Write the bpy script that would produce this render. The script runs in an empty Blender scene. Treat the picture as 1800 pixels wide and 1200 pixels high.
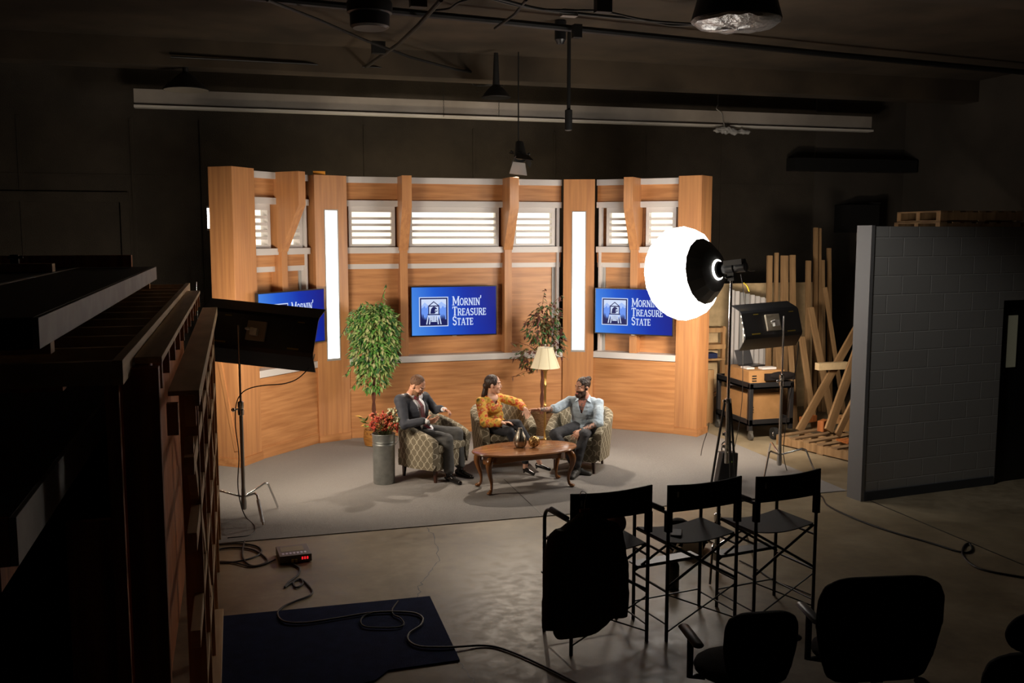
import bpy, bmesh, math, random
from mathutils import Vector, Matrix, noise
V = Vector; PI = math.pi; R = math.radians
SC = bpy.context.scene; COL = SC.collection

# ------------------------------------------------------------ camera, world, exposure
FPX = 1700.0; PITCH = math.atan(190/1700.0); YAW = math.atan(490*math.cos(PITCH)/1700.0); CAMH = 2.887
cam = bpy.data.objects.new('camera', bpy.data.cameras.new('camera')); COL.objects.link(cam)
cam.data.sensor_width = 36; cam.data.lens = FPX/1800*36; cam.data.clip_start = .05; cam.data.clip_end = 100
cam.location = (0, 0, CAMH); cam.rotation_euler = (PI/2-PITCH, 0, -YAW)
SC.camera = cam
w = bpy.data.worlds.new('world'); SC.world = w; w.use_nodes = True
w.node_tree.nodes['Background'].inputs[0].default_value = (.9, .8, .7, 1)
w.node_tree.nodes['Background'].inputs[1].default_value = .0015
SC.view_settings.view_transform = 'Standard'; SC.view_settings.look = 'None'
SC.view_settings.exposure = 0.0; SC.view_settings.gamma = 1; SC.view_settings.use_curve_mapping = False

def lamp(name, kind, loc, target, energy, color, size=.3, size_y=None, spot=60, blend=.5, parent=None):
    d = bpy.data.lights.new(name, kind); d.energy = energy; d.color = color
    if kind == 'AREA':
        d.size = size
        if size_y: d.shape = 'RECTANGLE'; d.size_y = size_y
    elif kind == 'SPOT':
        d.spot_size = R(spot); d.spot_blend = blend; d.shadow_soft_size = size
    o = bpy.data.objects.new(name, d); COL.objects.link(o)
    o.location = loc; o.rotation_euler = (V(target)-V(loc)).to_track_quat('-Z', 'Y').to_euler()
    return o
DOME_E = 16.0; TUBE_E = 9.0; BOX_E = 3.0; LOUVRE_E = 1.35
BACKLIGHT_P = V((3.95, 13.35, 3.98)); BACKLIGHT_T = V((3.0, 10.7, 0))
lamp('backlight_beam', 'SPOT', BACKLIGHT_P+(BACKLIGHT_T-BACKLIGHT_P).normalized()*.16, BACKLIGHT_T, 620, (1, .86, .7), .07, spot=62, blend=.6)
LB_C, LB_F, LB_R = V((.20, 10.10, 1.90)), V((.36, .87, -.30)).normalized(), V((.92, -.36, -.10))
RB_C, RB_F, RB_R = V((6.20, 10.28, 1.82)), V((-.12, .94, -.28)).normalized(), V((.98, .12, .04))
lamp('left_bank_beam', 'AREA', LB_C+LB_F*.20, LB_C+LB_F*3, 80, (1, .84, .66), 1.0, .3)
lamp('back_wall_fill', 'AREA', (3.1, 14.3, 3.35), (3.1, 15.8, 4.3), 22, (1, .80, .55), 4.2, .15)  # added fill behind the set, lifts the dark wall above it
lamp('right_bank_beam', 'AREA', RB_C+RB_F*.20, RB_C+RB_F*3, 90, (1, .84, .66), .7, .3)

# ------------------------------------------------------------ pixel-to-place helpers (1800 x 1200 frame)
_cp, _sp, _cy, _sy = math.cos(PITCH), math.sin(PITCH), math.cos(YAW), math.sin(YAW)
_F = V((_sy*_cp, _cy*_cp, -_sp)); _R = V((_cy, -_sy, 0)); _U = V((_sy*_sp, _cy*_sp, _cp))
def _ray(x, y): return _F*FPX + _R*(x-900) + _U*(600-y)
def gp(x, y, z=0.0):
    d = _ray(x, y); return V((0, 0, CAMH)) + d*((z-CAMH)/d.z)
def wp(x, y, Y):
    d = _ray(x, y); return V((0, 0, CAMH)) + d*(Y/d.y)

# ------------------------------------------------------------ materials
def mat(name, col, rough=.6, metal=0., col2=None, scale=8., stretch=(1, 1, 1), bump=0., bscale=None, emit=0., ecol=None, det=4, spec=.5, lo=.35, hi=.65, trans=0., sheen=0.):
    m = bpy.data.materials.new(name); m.use_nodes = True; nt = m.node_tree; b = nt.nodes['Principled BSDF']
    b.inputs['Base Color'].default_value = (*col, 1); b.inputs['Roughness'].default_value = rough; b.inputs['Metallic'].default_value = metal
    b.inputs['Specular IOR Level'].default_value = spec
    if trans: b.inputs['Transmission Weight'].default_value = trans
    if sheen: b.inputs['Sheen Weight'].default_value = sheen
    if emit:
        b.inputs['Emission Color'].default_value = (*(ecol or col), 1); b.inputs['Emission Strength'].default_value = emit
    if col2 or bump:
        tc = nt.nodes.new('ShaderNodeTexCoord'); mp = nt.nodes.new('ShaderNodeMapping'); mp.inputs['Scale'].default_value = stretch
        nt.links.new(tc.outputs['Object'], mp.inputs[0])
    if col2:
        n = nt.nodes.new('ShaderNodeTexNoise'); n.inputs['Scale'].default_value = scale; n.inputs['Detail'].default_value = det
        r = nt.nodes.new('ShaderNodeValToRGB'); r.color_ramp.elements[0].position = lo; r.color_ramp.elements[1].position = hi
        r.color_ramp.elements[0].color = (*col, 1); r.color_ramp.elements[1].color = (*col2, 1)
        nt.links.new(mp.outputs[0], n.inputs[0]); nt.links.new(n.outputs[0], r.inputs[0]); nt.links.new(r.outputs[0], b.inputs['Base Color'])
    if bump:
        n = nt.nodes.new('ShaderNodeTexNoise'); n.inputs['Scale'].default_value = bscale or scale*3; n.inputs['Detail'].default_value = 3
        bp = nt.nodes.new('ShaderNodeBump'); bp.inputs['Strength'].default_value = bump; bp.inputs['Distance'].default_value = .02
        nt.links.new(mp.outputs[0], n.inputs[0]); nt.links.new(n.outputs[0], bp.inputs['Height']); nt.links.new(bp.outputs[0], b.inputs['Normal'])
    return m

LAM1, LAM2 = (.56, .270, .108), (.40, .172, .063)
M = {}
M['lam_h'] = mat('laminate_horizontal', LAM1, .42, col2=LAM2, scale=1, stretch=(1.6, 9, 22), det=5)
M['lam_v'] = mat('laminate_vertical', LAM1, .42, col2=(.44, .20, .084), scale=1, stretch=(24, 24, 1.2), det=5)
M['white'] = mat('white_trim', (.62, .60, .60), .4)
M['grey_trim'] = mat('grey_trim', (.36, .36, .36), .4)
M['light'] = mat('lightbox_diffuser', (.9, .9, .9), .5, emit=BOX_E, ecol=(1, .97, .92))
M['louvre'] = mat('louvre_glow', (.9, .9, .85), .5, emit=LOUVRE_E, ecol=(1, .87, .66), col2=None)
M['black'] = mat('black_metal', (.012, .012, .012), .45)
M['blackplastic'] = mat('black_plastic', (.018, .018, .02), .35)
M['rubber'] = mat('black_rubber', (.01, .01, .01), .7)
M['cable'] = mat('black_cable', (.012, .011, .01), .55)
M['chrome'] = mat('chrome', (.75, .75, .75), .18, 1.)
M['steel'] = mat('brushed_steel', (.45, .44, .42), .35, 1.)
M['canvas'] = mat('black_canvas', (.012, .009, .009), .9, bump=.3, bscale=200, spec=.2)
M['seatcanvas'] = mat('seat_canvas', (.05, .045, .045), .8, bump=.2, bscale=200)
M['pine_d'] = mat('dark_pine', (.36, .22, .105), .7, col2=(.21, .12, .052), scale=1, stretch=(14, 14, 1.5))  # darker copy of the pine for boards and pallets at the right
M['ply_d'] = mat('dark_slat', (.27, .17, .085), .75, col2=(.17, .10, .05), scale=5)  # darker slat colour for the pallets
M['pine'] = mat('pine', (.56, .34, .155), .6, col2=(.38, .20, .08), scale=1, stretch=(12, 12, 1.2))
M['pine_y'] = mat('pine_long', (.76, .56, .32), .65, col2=(.56, .38, .20), scale=1, stretch=(18, 1.2, 18))
M['redwood'] = mat('reddish_board', (.50, .17, .045), .6, col2=(.25, .07, .015), scale=1, stretch=(18, 18, 1.2))
M['ply'] = mat('plywood', (.74, .56, .33), .7, col2=(.55, .40, .22), scale=6, stretch=(1, .3, 1))
M['greyboard'] = mat('grey_painted_board', (.30, .29, .27), .6, col2=(.22, .21, .19), scale=5)
M['wall_b'] = mat('black_wall', (.052, .042, .031), .85, col2=(.036, .029, .021), scale=2.5, bump=.5, bscale=60)
M['ceil'] = mat('dark_ceiling', (.070, .050, .031), .9, col2=(.036, .026, .016), scale=1.2)
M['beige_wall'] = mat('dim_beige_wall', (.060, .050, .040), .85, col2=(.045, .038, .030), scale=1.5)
M['beam'] = mat('grey_beam', (.40, .36, .32), .5, col2=(.30, .27, .24), scale=1.5)
M['beam_lit'] = mat('lit_flange', (.62, .6, .56), .4)  # beam flange, paler than the web to carry the light from below
M['blue'] = mat('blue_mat', (.014, .026, .080), .95, bump=.6, bscale=300, col2=(.010, .018, .058), scale=9, spec=.1)
M['carpet'] = mat('grey_carpet', (.42, .395, .375), .95, col2=(.33, .31, .295), scale=150, bump=.8, bscale=420, spec=.1, det=2)

def concrete():
    m = mat('polished_concrete', (.3, .25, .19), .45, spec=.3)
    nt = m.node_tree; b = nt.nodes['Principled BSDF']; tc = nt.nodes.new('ShaderNodeTexCoord')
    n1 = nt.nodes.new('ShaderNodeTexNoise'); n1.inputs['Scale'].default_value = 1.1; n1.inputs['Detail'].default_value = 8; n1.inputs['Distortion'].default_value = .6
    n2 = nt.nodes.new('ShaderNodeTexNoise'); n2.inputs['Scale'].default_value = 9; n2.inputs['Detail'].default_value = 9; n2.inputs['Roughness'].default_value = .65
    mx = nt.nodes.new('ShaderNodeMix'); mx.inputs[0].default_value = .4
    nt.links.new(tc.outputs['Object'], n1.inputs[0]); nt.links.new(tc.outputs['Object'], n2.inputs[0])
    nt.links.new(n1.outputs[0], mx.inputs[2]); nt.links.new(n2.outputs[0], mx.inputs[3])
    r = nt.nodes.new('ShaderNodeValToRGB'); e = r.color_ramp.elements
    e[0].position = .36; e[0].color = (.145, .112, .070, 1); e[1].position = .64; e[1].color = (.34, .28, .19, 1)
    k = r.color_ramp.elements.new(.5); k.color = (.24, .192, .125, 1)
    nt.links.new(mx.outputs[0], r.inputs[0]); nt.links.new(r.outputs[0], b.inputs['Base Color'])
    r2 = nt.nodes.new('ShaderNodeMapRange'); r2.inputs[1].default_value = .35; r2.inputs[2].default_value = .65; r2.inputs[3].default_value = .38; r2.inputs[4].default_value = .54
    nt.links.new(n2.outputs[0], r2.inputs[0]); nt.links.new(r2.outputs[0], b.inputs['Roughness'])
    return m
M['concrete'] = concrete()
def blockwall():
    m = mat('painted_block', (.30, .29, .28), .6); nt = m.node_tree; b = nt.nodes['Principled BSDF']
    tc = nt.nodes.new('ShaderNodeTexCoord'); sx = nt.nodes.new('ShaderNodeSeparateXYZ'); cx = nt.nodes.new('ShaderNodeCombineXYZ')
    nt.links.new(tc.outputs['Object'], sx.inputs[0]); nt.links.new(sx.outputs[0], cx.inputs[0]); nt.links.new(sx.outputs[2], cx.inputs[1])
    bk = nt.nodes.new('ShaderNodeTexBrick'); bk.inputs['Scale'].default_value = 1; bk.inputs['Brick Width'].default_value = .406; bk.inputs['Row Height'].default_value = .203
    bk.inputs['Mortar Size'].default_value = .007; bk.inputs['Mortar Smooth'].default_value = .6
    bk.inputs['Color1'].default_value = (.37, .36, .345, 1); bk.inputs['Color2'].default_value = (.34, .33, .315, 1); bk.inputs['Mortar'].default_value = (.46, .45, .43, 1)
    nt.links.new(cx.outputs[0], bk.inputs[0]); nt.links.new(bk.outputs[0], b.inputs['Base Color'])
    bp = nt.nodes.new('ShaderNodeBump'); bp.invert = True; bp.inputs['Strength'].default_value = .8; bp.inputs['Distance'].default_value = .01
    nt.links.new(bk.outputs['Fac'], bp.inputs['Height']); nt.links.new(bp.outputs[0], b.inputs['Normal'])
    return m
M['block'] = blockwall()

# ------------------------------------------------------------ mesh builder
def frame_of(d, up=V((0, 0, 1))):
    z = d.normalized(); x = up.cross(z)
    if x.length < 1e-4: x = V((1, 0, 0)).cross(z)
    x.normalize(); y = z.cross(x); return x, y, z
class MB:
    def __init__(s): s.v = []; s.f = []; s.m = []; s.uv = {}
    def add(s, vs, fs, mi=0, uvs=None):
        o = len(s.v); s.v += [V(p) for p in vs]
        for k, f in enumerate(fs):
            if uvs: s.uv[len(s.f)] = uvs[k]
            s.f.append([i+o for i in f]); s.m.append(mi)
    def box(s, x0, x1, y0, y1, z0, z1, mi=0):
        s.add([(x, y, z) for z in (z0, z1) for y in (y0, y1) for x in (x0, x1)], [(0, 2, 3, 1), (4, 5, 7, 6), (0, 1, 5, 4), (2, 6, 7, 3), (0, 4, 6, 2), (1, 3, 7, 5)], mi)
        return s
    def obox(s, c, size, ax=None, mi=0):
        X, Y, Z = ax or (V((1, 0, 0)), V((0, 1, 0)), V((0, 0, 1))); c = V(c); a, b, d = [k/2 for k in size]
        s.add([c+X*i*a+Y*j*b+Z*k*d for k in (-1, 1) for j in (-1, 1) for i in (-1, 1)], [(0, 2, 3, 1), (4, 5, 7, 6), (0, 1, 5, 4), (2, 6, 7, 3), (0, 4, 6, 2), (1, 3, 7, 5)], mi)
        return s
    def bar(s, p0, p1, w, h, up=V((0, 0, 1)), mi=0):
        p0 = V(p0); p1 = V(p1); x, y, z = frame_of(p1-p0, V(up)); return s.obox((p0+p1)/2, (w, h, (p1-p0).length), (x, y, z), mi)
    def tube(s, pts, r, n=8, mi=0, closed=False, caps=True):
        pts = [V(p) for p in pts]; m = len(pts); rs = r if isinstance(r, (list, tuple)) else [r]*m
        vs = []; px = None
        for i, p in enumerate(pts):
            if closed: d = pts[(i+1) % m]-pts[i-1]
            else: d = pts[min(i+1, m-1)]-pts[max(i-1, 0)]
            if d.length < 1e-9: d = V((0, 0, 1))
            d.normalize()
            if px is None: x, y, _ = frame_of(d)
            else:
                x = px-d*px.dot(d)
                if x.length < 1e-5: x, y, _ = frame_of(d)
                x.normalize(); y = d.cross(x)
            px = x
            vs += [p+(x*math.cos(2*PI*k/n)+y*math.sin(2*PI*k/n))*rs[i] for k in range(n)]
        fs = []
        for i in range(m if closed else m-1):
            j = (i+1) % m
            fs += [(i*n+k, i*n+(k+1) % n, j*n+(k+1) % n, j*n+k) for k in range(n)]
        if caps and not closed: fs += [tuple(range(n))[::-1], tuple((m-1)*n+k for k in range(n))]
        s.add(vs, fs, mi); return s
    def cap(s, p0, p1, r0, r1=None, n=12, mi=0):
        p0 = V(p0); p1 = V(p1); r1 = r0 if r1 is None else r1; d = p1-p0
        if d.length < 1e-6: d = V((0, 0, 1e-4)); p1 = p0+d
        u = d.normalized(); pts = []; rs = []
        for a in (-80, -50, -20): pts.append(p0+u*r0*math.sin(R(a))); rs.append(r0*math.cos(R(a)))
        for a in (20, 50, 80): pts.append(p1+u*r1*math.sin(R(a))); rs.append(r1*math.cos(R(a)))
        return s.tube(pts, rs, n, mi)
    def lathe(s, prof, n=24, c=(0, 0, 0), mi=0, ax=None):
        c = V(c); X, Y, Z = ax or (V((1, 0, 0)), V((0, 1, 0)), V((0, 0, 1))); m = len(prof)
        vs = [c+(X*math.cos(2*PI*k/n)+Y*math.sin(2*PI*k/n))*r+Z*z for r, z in prof for k in range(n)]
        fs = [(i*n+k, i*n+(k+1) % n, (i+1)*n+(k+1) % n, (i+1)*n+k) for i in range(m-1) for k in range(n)]
        if prof[0][0] > 1e-4: fs.append(tuple(range(n))[::-1])
        if prof[-1][0] > 1e-4: fs.append(tuple((m-1)*n+k for k in range(n)))
        s.add(vs, fs, mi); return s
    def ell(s, c, rad, ax=None, nu=16, nv=10, mi=0):
        c = V(c); X, Y, Z = ax or (V((1, 0, 0)), V((0, 1, 0)), V((0, 0, 1))); vs = []
        for i in range(nv+1):
            t = PI*(i+.02)/(nv+.04)
            for k in range(nu):
                a = 2*PI*k/nu; vs.append(c+X*rad[0]*math.sin(t)*math.cos(a)+Y*rad[1]*math.sin(t)*math.sin(a)-Z*rad[2]*math.cos(t))
        fs = [(i*nu+k, i*nu+(k+1) % nu, (i+1)*nu+(k+1) % nu, (i+1)*nu+k) for i in range(nv) for k in range(nu)]
        fs += [tuple(range(nu))[::-1], tuple(nv*nu+k for k in range(nu))]
        s.add(vs, fs, mi); return s
    def prism(s, poly, fn, d0, d1, mi=0):
        n = len(poly); vs = [fn(a, b, d0) for a, b in poly]+[fn(a, b, d1) for a, b in poly]
        s.add(vs, [tuple(range(n))[::-1], tuple(range(n, 2*n))]+[(i, (i+1) % n, n+(i+1) % n, n+i) for i in range(n)], mi); return s
    def build(s, name, ms, parent=None, loc=None, smooth=True, bevel=0., recalc=True, base=False):
        ms = ms if isinstance(ms, (list, tuple)) else [ms]
        if base and s.v:
            loc = V((sum(p.x for p in s.v)/len(s.v), sum(p.y for p in s.v)/len(s.v), min(p.z for p in s.v)))
            s.v = [p-loc for p in s.v]
        me = bpy.data.meshes.new(name); me.from_pydata([tuple(p) for p in s.v], [], s.f)
        for m_ in ms: me.materials.append(M[m_] if isinstance(m_, str) else m_)
        me.polygons.foreach_set('material_index', s.m)
        if s.uv:
            ul = me.uv_layers.new(name='UVMap')
            for fi, uvs in s.uv.items():
                for k, li in enumerate(me.polygons[fi].loop_indices): ul.data[li].uv = uvs[k]
        if recalc:
            bm = bmesh.new(); bm.from_mesh(me); bmesh.ops.recalc_face_normals(bm, faces=bm.faces); bm.to_mesh(me); bm.free()
        if smooth:
            me.polygons.foreach_set('use_smooth', [True]*len(me.polygons)); me.set_sharp_from_angle(angle=R(38))
        o = bpy.data.objects.new(name, me); COL.objects.link(o)
        if parent: o.parent = parent
        if loc is not None: o.location = loc
        if bevel:
            b = o.modifiers.new('bevel', 'BEVEL'); b.width = bevel; b.segments = 2; b.limit_method = 'ANGLE'
        return o
def tag(o, label=None, cat=None, group=None, kind=None):
    if label: o['label'] = label
    if cat: o['category'] = cat
    if group: o['group'] = group
    if kind: o['kind'] = kind
    return o
def thing(name, label, cat, loc=(0, 0, 0), rz=0., group=None):
    o = bpy.data.objects.new(name, None); COL.objects.link(o); o.empty_display_size = .1
    loc = V(loc)
    if loc.z == 0 and 9.2 < loc.y < 15 and -2.2 < loc.x < 6.56: loc.z = .0085     # stands on the carpet
    o.location = loc; o.rotation_euler = (0, 0, rz); return tag(o, label, cat, group)
def solo(mb, name, label, cat, m, group=None, **k):
    return tag(mb.build(name, m, base=True, **k), label, cat, group)
def struct(mb, name, m, **k): return tag(mb.build(name, m, **k), kind='structure')
def dup(root, loc, rz=None, label=None, group=None):
    def cp(o, par):
        c = o.copy(); COL.objects.link(c)
        if par: c.parent = par
        for ch in list(o.children): cp(ch, c)
        return c
    r = cp(root, None); r.location = loc
    if rz is not None: r.rotation_euler = (0, 0, rz)
    if label: r['label'] = label
    if group: r['group'] = group
    return r
def spline(pts, k=6):
    pts = [V(p) for p in pts]; out = []
    for i in range(len(pts)-1):
        a, b, c, d = pts[max(i-1, 0)], pts[i], pts[i+1], pts[min(i+2, len(pts)-1)]
        for j in range(k):
            t = j/k; out.append(.5*((2*b)+(c-a)*t+(2*a-5*b+4*c-d)*t*t+(3*b-a-3*c+d)*t**3))
    return out+[pts[-1]]

# ------------------------------------------------------------ the room
struct(MB().box(-6, 12.6, -2.6, 16.1, -.1, 0), 'floor', 'concrete')
CZ = 5.45
struct(MB().box(-6, 12.6, -2.6, 16.1, CZ, CZ+.2), 'ceiling', 'ceil')
bw = MB().box(-6, 10.3, 15.8, 16.0, 0, CZ)
for x in [-5.2, -3.0, -1.45, -.45, 2.05, 3.85, 5.25, 6.9, 8.4]: bw.box(x, x+.04, 15.785, 15.8, 0, 4.6)
for z in (1.25, 2.5, 3.75): bw.box(-6, 10.3, 15.79, 15.8, z, z+.02)
struct(bw, 'wall_back', 'wall_b')
struct(MB().box(10.3, 12.6, 15.75, 16.0, 0, CZ), 'wall_back_right', 'beige_wall')
struct(MB().box(-6.2, -6, -2.6, 16.0, 0, CZ), 'wall_left', 'wall_b')
struct(MB().box(12.2, 12.4, -2.6, 15.75, 0, CZ), 'wall_right', 'beige_wall')
struct(MB().box(-6, 12.2, -2.8, -2.6, 0, CZ), 'wall_front', 'wall_b')
# big beam across the back ; light from below is put into the flange's paler colour
bm_ = MB().box(-1.3, 10.9, 14.98, 15.0, 4.70, 4.93)
struct(bm_, 'trim_1', 'beam')
struct(MB().box(-1.3, 10.9, 14.92, 15.08, 4.665, 4.70), 'trim_2', 'beam_lit')
struct(MB().box(-6, 12.2, 13.9, 14.3, 5.1, CZ).box(-6, 12.2, 7.4, 7.8, 5.0, CZ), 'trim_3', 'ceil')
# doorway and dark frame in the back wall, left of the set
struct(MB().box(-1.62, -1.50, 15.72, 15.8, 0, 3.35).box(-3.6, -1.5, 15.72, 15.8, 3.35, 3.5).box(-3.6, -3.48, 15.72, 15.8, 0, 3.35), 'trim_4', 'wall_b')
# dark steel lintel upper right and pipe stub
struct(MB().box(9.6, 12.15, 15.3, 15.6, 4.0, 4.22), 'trim_5', 'black')
struct(MB().box(10.7, 11.3, 15.2, 15.7, 2.9, 3.4).box(11.2, 11.35, 15.25, 15.4, 2.2, 3.45), 'trim_6', 'black')
# grey block wall, right
gw = MB().box(0, 1.91, 0, .2, 0, 2.96).box(1.91, 3.2, 0, .2, 2.13, 2.96).box(2.9, 5.6, 0, .2, 0, 2.13)
g = struct(gw, 'wall_partition', 'block'); g.location = (6.49, 8.80, 0); g.rotation_euler = (0, 0, R(6))
tr = struct(MB().box(-.045, 0, -.01, .21, 0, 2.97), 'trim_7', mat('corner_bead', (.17, .165, .165), .6)); tr.location = g.location; tr.rotation_euler = g.rotation_euler
bb = struct(MB().box(0, 1.88, -.02, 0, 0, .1), 'baseboard_partition', mat('dark_vinyl_base', (.05, .055, .065), .5)); bb.location = g.location; bb.rotation_euler = g.rotation_euler
d = struct(MB().box(1.91, 2.9, .05, .1, 0, 2.13), 'door_1', 'black'); d.location = g.location; d.rotation_euler = g.rotation_euler
wn = MB().box(2.05, 2.19, .04, .055, 1.35, 1.95).build('pane', mat('wired_glass', (.25, .24, .18), .3, emit=.035, ecol=(.8, .75, .5)), d)
MB().tube([(2.8, .02, 1.0), (2.8, -.02, 1.0), (2.7, -.02, 1.0)], .01).build('handle', 'steel', d)
# roof deck behind the partition that carries the pallets
struct(MB().box(8.55, 12.2, 10.1, 12.0, 2.78, 2.895), 'ceiling_side_room', 'wall_b')
struct(MB().box(8.75, 12.1, 10.15, 10.25, 0, 2.78), 'wall_side_room', 'wall_b')

# carpet, mats and floor marks
cpt = MB().box(-2.2, 6.56, 9.2, 15.0, 0, .008)
CPT = solo(cpt, 'carpet', 'large grey carpet that the interview set and armchairs stand on', 'carpet', 'carpet')
sa, sb_ = gp(886, 842, .0084)-CPT.location, gp(953, 905, .0084)-CPT.location
MB().bar(sa, sb_, .008, .0012).build('seam', 'black', CPT)
struct(MB().box(6.56, 6.575, 6.2, 15.5, .0, .0015).box(-2, 12, 9.195, 9.203, 0, .0015), 'trim_8', 'black')
mt = MB(); q = [V((-.16, 7.37, 0)), V((1.42, 7.34, 0)), V((1.39, 6.14, 0)), V((.9, 6.12, 0)), V((.8, 6.0, 0)), V((-.16, 5.75, 0))]
mt.prism([(p.x, p.y) for p in q], lambda a, b, c: V((a, b, c)), 0.001, .012)
solo(mt, 'floor_mat', 'dark blue carpet mat lying on the bare concrete', 'mat', 'blue')
def crack(pts, w_=.011):
    rnd = random.Random(4); pts = [gp(*p) for p in pts]; out = []
    for a, b in zip(pts, pts[1:]):
        for j in range(6):
            p = a.lerp(b, j/6); out.append(p+V((rnd.uniform(-.02, .02), rnd.uniform(-.012, .012), 0)))
    out.append(pts[-1]); mb = MB()
    for a, b in zip(out, out[1:]):
        d_ = (b-a).normalized(); s_ = V((-d_.y, d_.x, 0))*w_*rnd.uniform(.4, 1)/2
        mb.add([a-s_+V((0, 0, .001)), a+s_+V((0, 0, .001)), b+s_+V((0, 0, .001)), b-s_+V((0, 0, .001))], [(0, 1, 2, 3)])
    return mb
ck = crack([(752, 926), (766, 950), (770, 985), (750, 1010), (738, 1030), (733, 1050)])
ck2 = crack([(790, 1115), (805, 1162), (818, 1180), (834, 1200)], .013)
ck.add(ck2.v, ck2.f)
tag(ck.build('trim_9', 'black'), kind='structure')
solo(MB().box(-.27, -.16, 5.3, 7.45, 0, .04), 'wooden_plank', 'pale wooden plank on the floor along the left edge of the blue mat', 'plank', 'pine_y', bevel=.003)

# ------------------------------------------------------------ the interview set
T = 3.66
def bay(label, P0, P1, posts, wins, depth=.2, side='both'):
    P0 = V(P0); P1 = V(P1); d = P1-P0; W = d.length; a = math.atan2(d.y, d.x)
    t = thing('set_panel', label, 'set wall', P0, a, 'wall units of the interview set')
    D = depth
    MB().box(0, W, 0, .04, .14, 1.04).build('lower_panel', 'lam_h', t, bevel=.002)
    MB().box(0, W, -.015, .04, 0, .14).build('kick_board', 'lam_h', t, bevel=.002)
    MB().box(0, W, -.02, D+.04, 1.05, 1.14).build('ledge', 'white', t, bevel=.003)
    MB().box(0, W, D, D+.03, 1.14, 2.40).build('back_panel', 'lam_h', t)
    MB().box(0, W, D-.06, D+.03, 2.38, 2.45).build('lower_strip', 'white', t, bevel=.002)
    MB().box(0, W, D-.08, D+.03, 2.45, 2.60).build('middle_rail', 'lam_h', t)
    MB().box(0, W, D-.13, D+.05, 2.60, 2.685).build('sill', 'white', t, bevel=.002)
    MB().box(0, W, D-.12, D+.05, 3.25, 3.335).build('header', 'white', t, bevel=.002)
    MB().box(0, W, D-.08, D+.03, 3.335, 3.575).build('top_rail', 'lam_h', t)
    MB().box(0, W, D-.12, D+.05, 3.575, T).build('cap_strip', 'white', t, bevel=.002)
    for s_ in ((0, 1) if side == 'both' else ([0] if side == 'left' else [1])):
        x0, x1 = (.03, .07) if s_ == 0 else (W-.07, W-.03)
        MB().box(x0, x1, D-.10, D, 1.14, 3.25).build('side_strip', 'white', t)
        x0, x1 = (.07, .115) if s_ == 0 else (W-.115, W-.07)
        MB().box(x0, x1, D-.02, D+.001, 1.14, 2.38).build('side_fillet', 'grey_trim', t)
    for x0, x1 in wins:
        f = MB(); z0, z1 = 2.685, 3.25; yf = D-.07
        f.box(x0, x0+.045, yf, D+.06, z0, z1); f.box(x1-.05, x1, yf, D+.06, z0, z1)
        f.box(x0+.045, x1-.05, yf, D+.06, z1-.075, z1); f.box(x0+.045, x1-.05, yf, D+.06, z0, z0+.045)
        fr = f.build('louvre_window', 'white', t)
        h = (z1-.075-z0-.045)/5
        for k in range(1, 5):
            zc = z0+.045+h*k
            MB().box(x0+.045, x1-.05, yf+.005, D+.03, zc-.019, zc+.019).build('slat', 'white', fr)
        MB().box(x0+.03, x1-.03, D+.05, D+.06, z0+.01, z1-.03).build('glow_panel', 'louvre', fr)
    # wood blanks behind the posts, beside the windows
    MB().box(0, W, D+.061, D+.075, 2.6, 3.4).build('backing', 'lam_h', t)
    for xp in posts:
        w_ = .055
        MB().box(xp-w_, xp+w_, .02, D+.06, 1.14, 2.66).build('post', 'lam_v', t, bevel=.002)
        prof = [(.02, 2.64), (-.30, 3.24), (-.30, T+.005), (D+.06, T+.005), (D+.06, 2.64)]
        MB().prism(prof, lambda y, z, x, xp=xp: V((xp+x, y, z)), -w_-.012, w_+.012).build('corbel', 'lam_v', t, bevel=.002)
    return t
PLL, PLR = V((1.05, 13.37, 0)), V((1.5, 13.55, 0))
PRL, PRR = V((4.67, 13.55, 0)), V((5.09, 13.38, 0))
c0 = bay('centre wall unit of the wooden interview set with three louvred windows', (1.5, 13.55, 0), (4.67, 13.55, 0), [.80, 2.33], [(.05, .70), (.90, 2.22), (2.44, 3.08)], side='right')
bay('left angled wall unit of the wooden set behind the black light bank', (.26, 12.58, 0), (1.05, 13.37, 0), [.55], [(.04, .42), (.70, 1.03)], side='right')
bay('right angled wall unit of the wooden set behind the glowing softbox', (5.09, 13.38, 0), (6.04, 12.58, 0), [.60], [(.14, .52), (.74, 1.18)], side='left')
def pillar(label, P0, P1):
    d = P1-P0; W = d.length; t = thing('light_pillar', label, 'pillar', P0, math.atan2(d.y, d.x), 'wooden pillars with tall light boxes')
    c = W/2; a = .105; z0, z1 = 1.13, 3.20
    b = MB().box(0, c-a, -.03, .22, 0, T).box(c+a, W, -.03, .22, 0, T).box(c-a, c+a, -.03, .22, 0, z0).box(c-a, c+a, -.03, .22, z1, T).box(c-a, c+a, .1, .22, z0, z1)
    b.build('casing', 'lam_v', t)
    MB().box(0, W, -.045, -.03, 0, .10).build('kick_board', 'lam_h', t)
    f = MB().box(c-a, c-a+.014, -.035, .0, z0, z1).box(c+a-.014, c+a, -.035, .0, z0, z1).box(c-a+.014, c+a-.014, -.035, 0, z1-.014, z1).box(c-a+.014, c+a-.014, -.035, 0, z0, z0+.03)
    f.build('light_rim', 'grey_trim', t)
    MB().box(c-a+.012, c+a-.012, -.024, -.004, z0+.02, z1-.012).build('diffuser', 'light', t)
    return t
lp = pillar('wooden pillar with tall light box left of the centre screen', PLL, PLR)
pillar('wooden pillar with tall light box behind the floor lamp', PRL, PRR)
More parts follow.
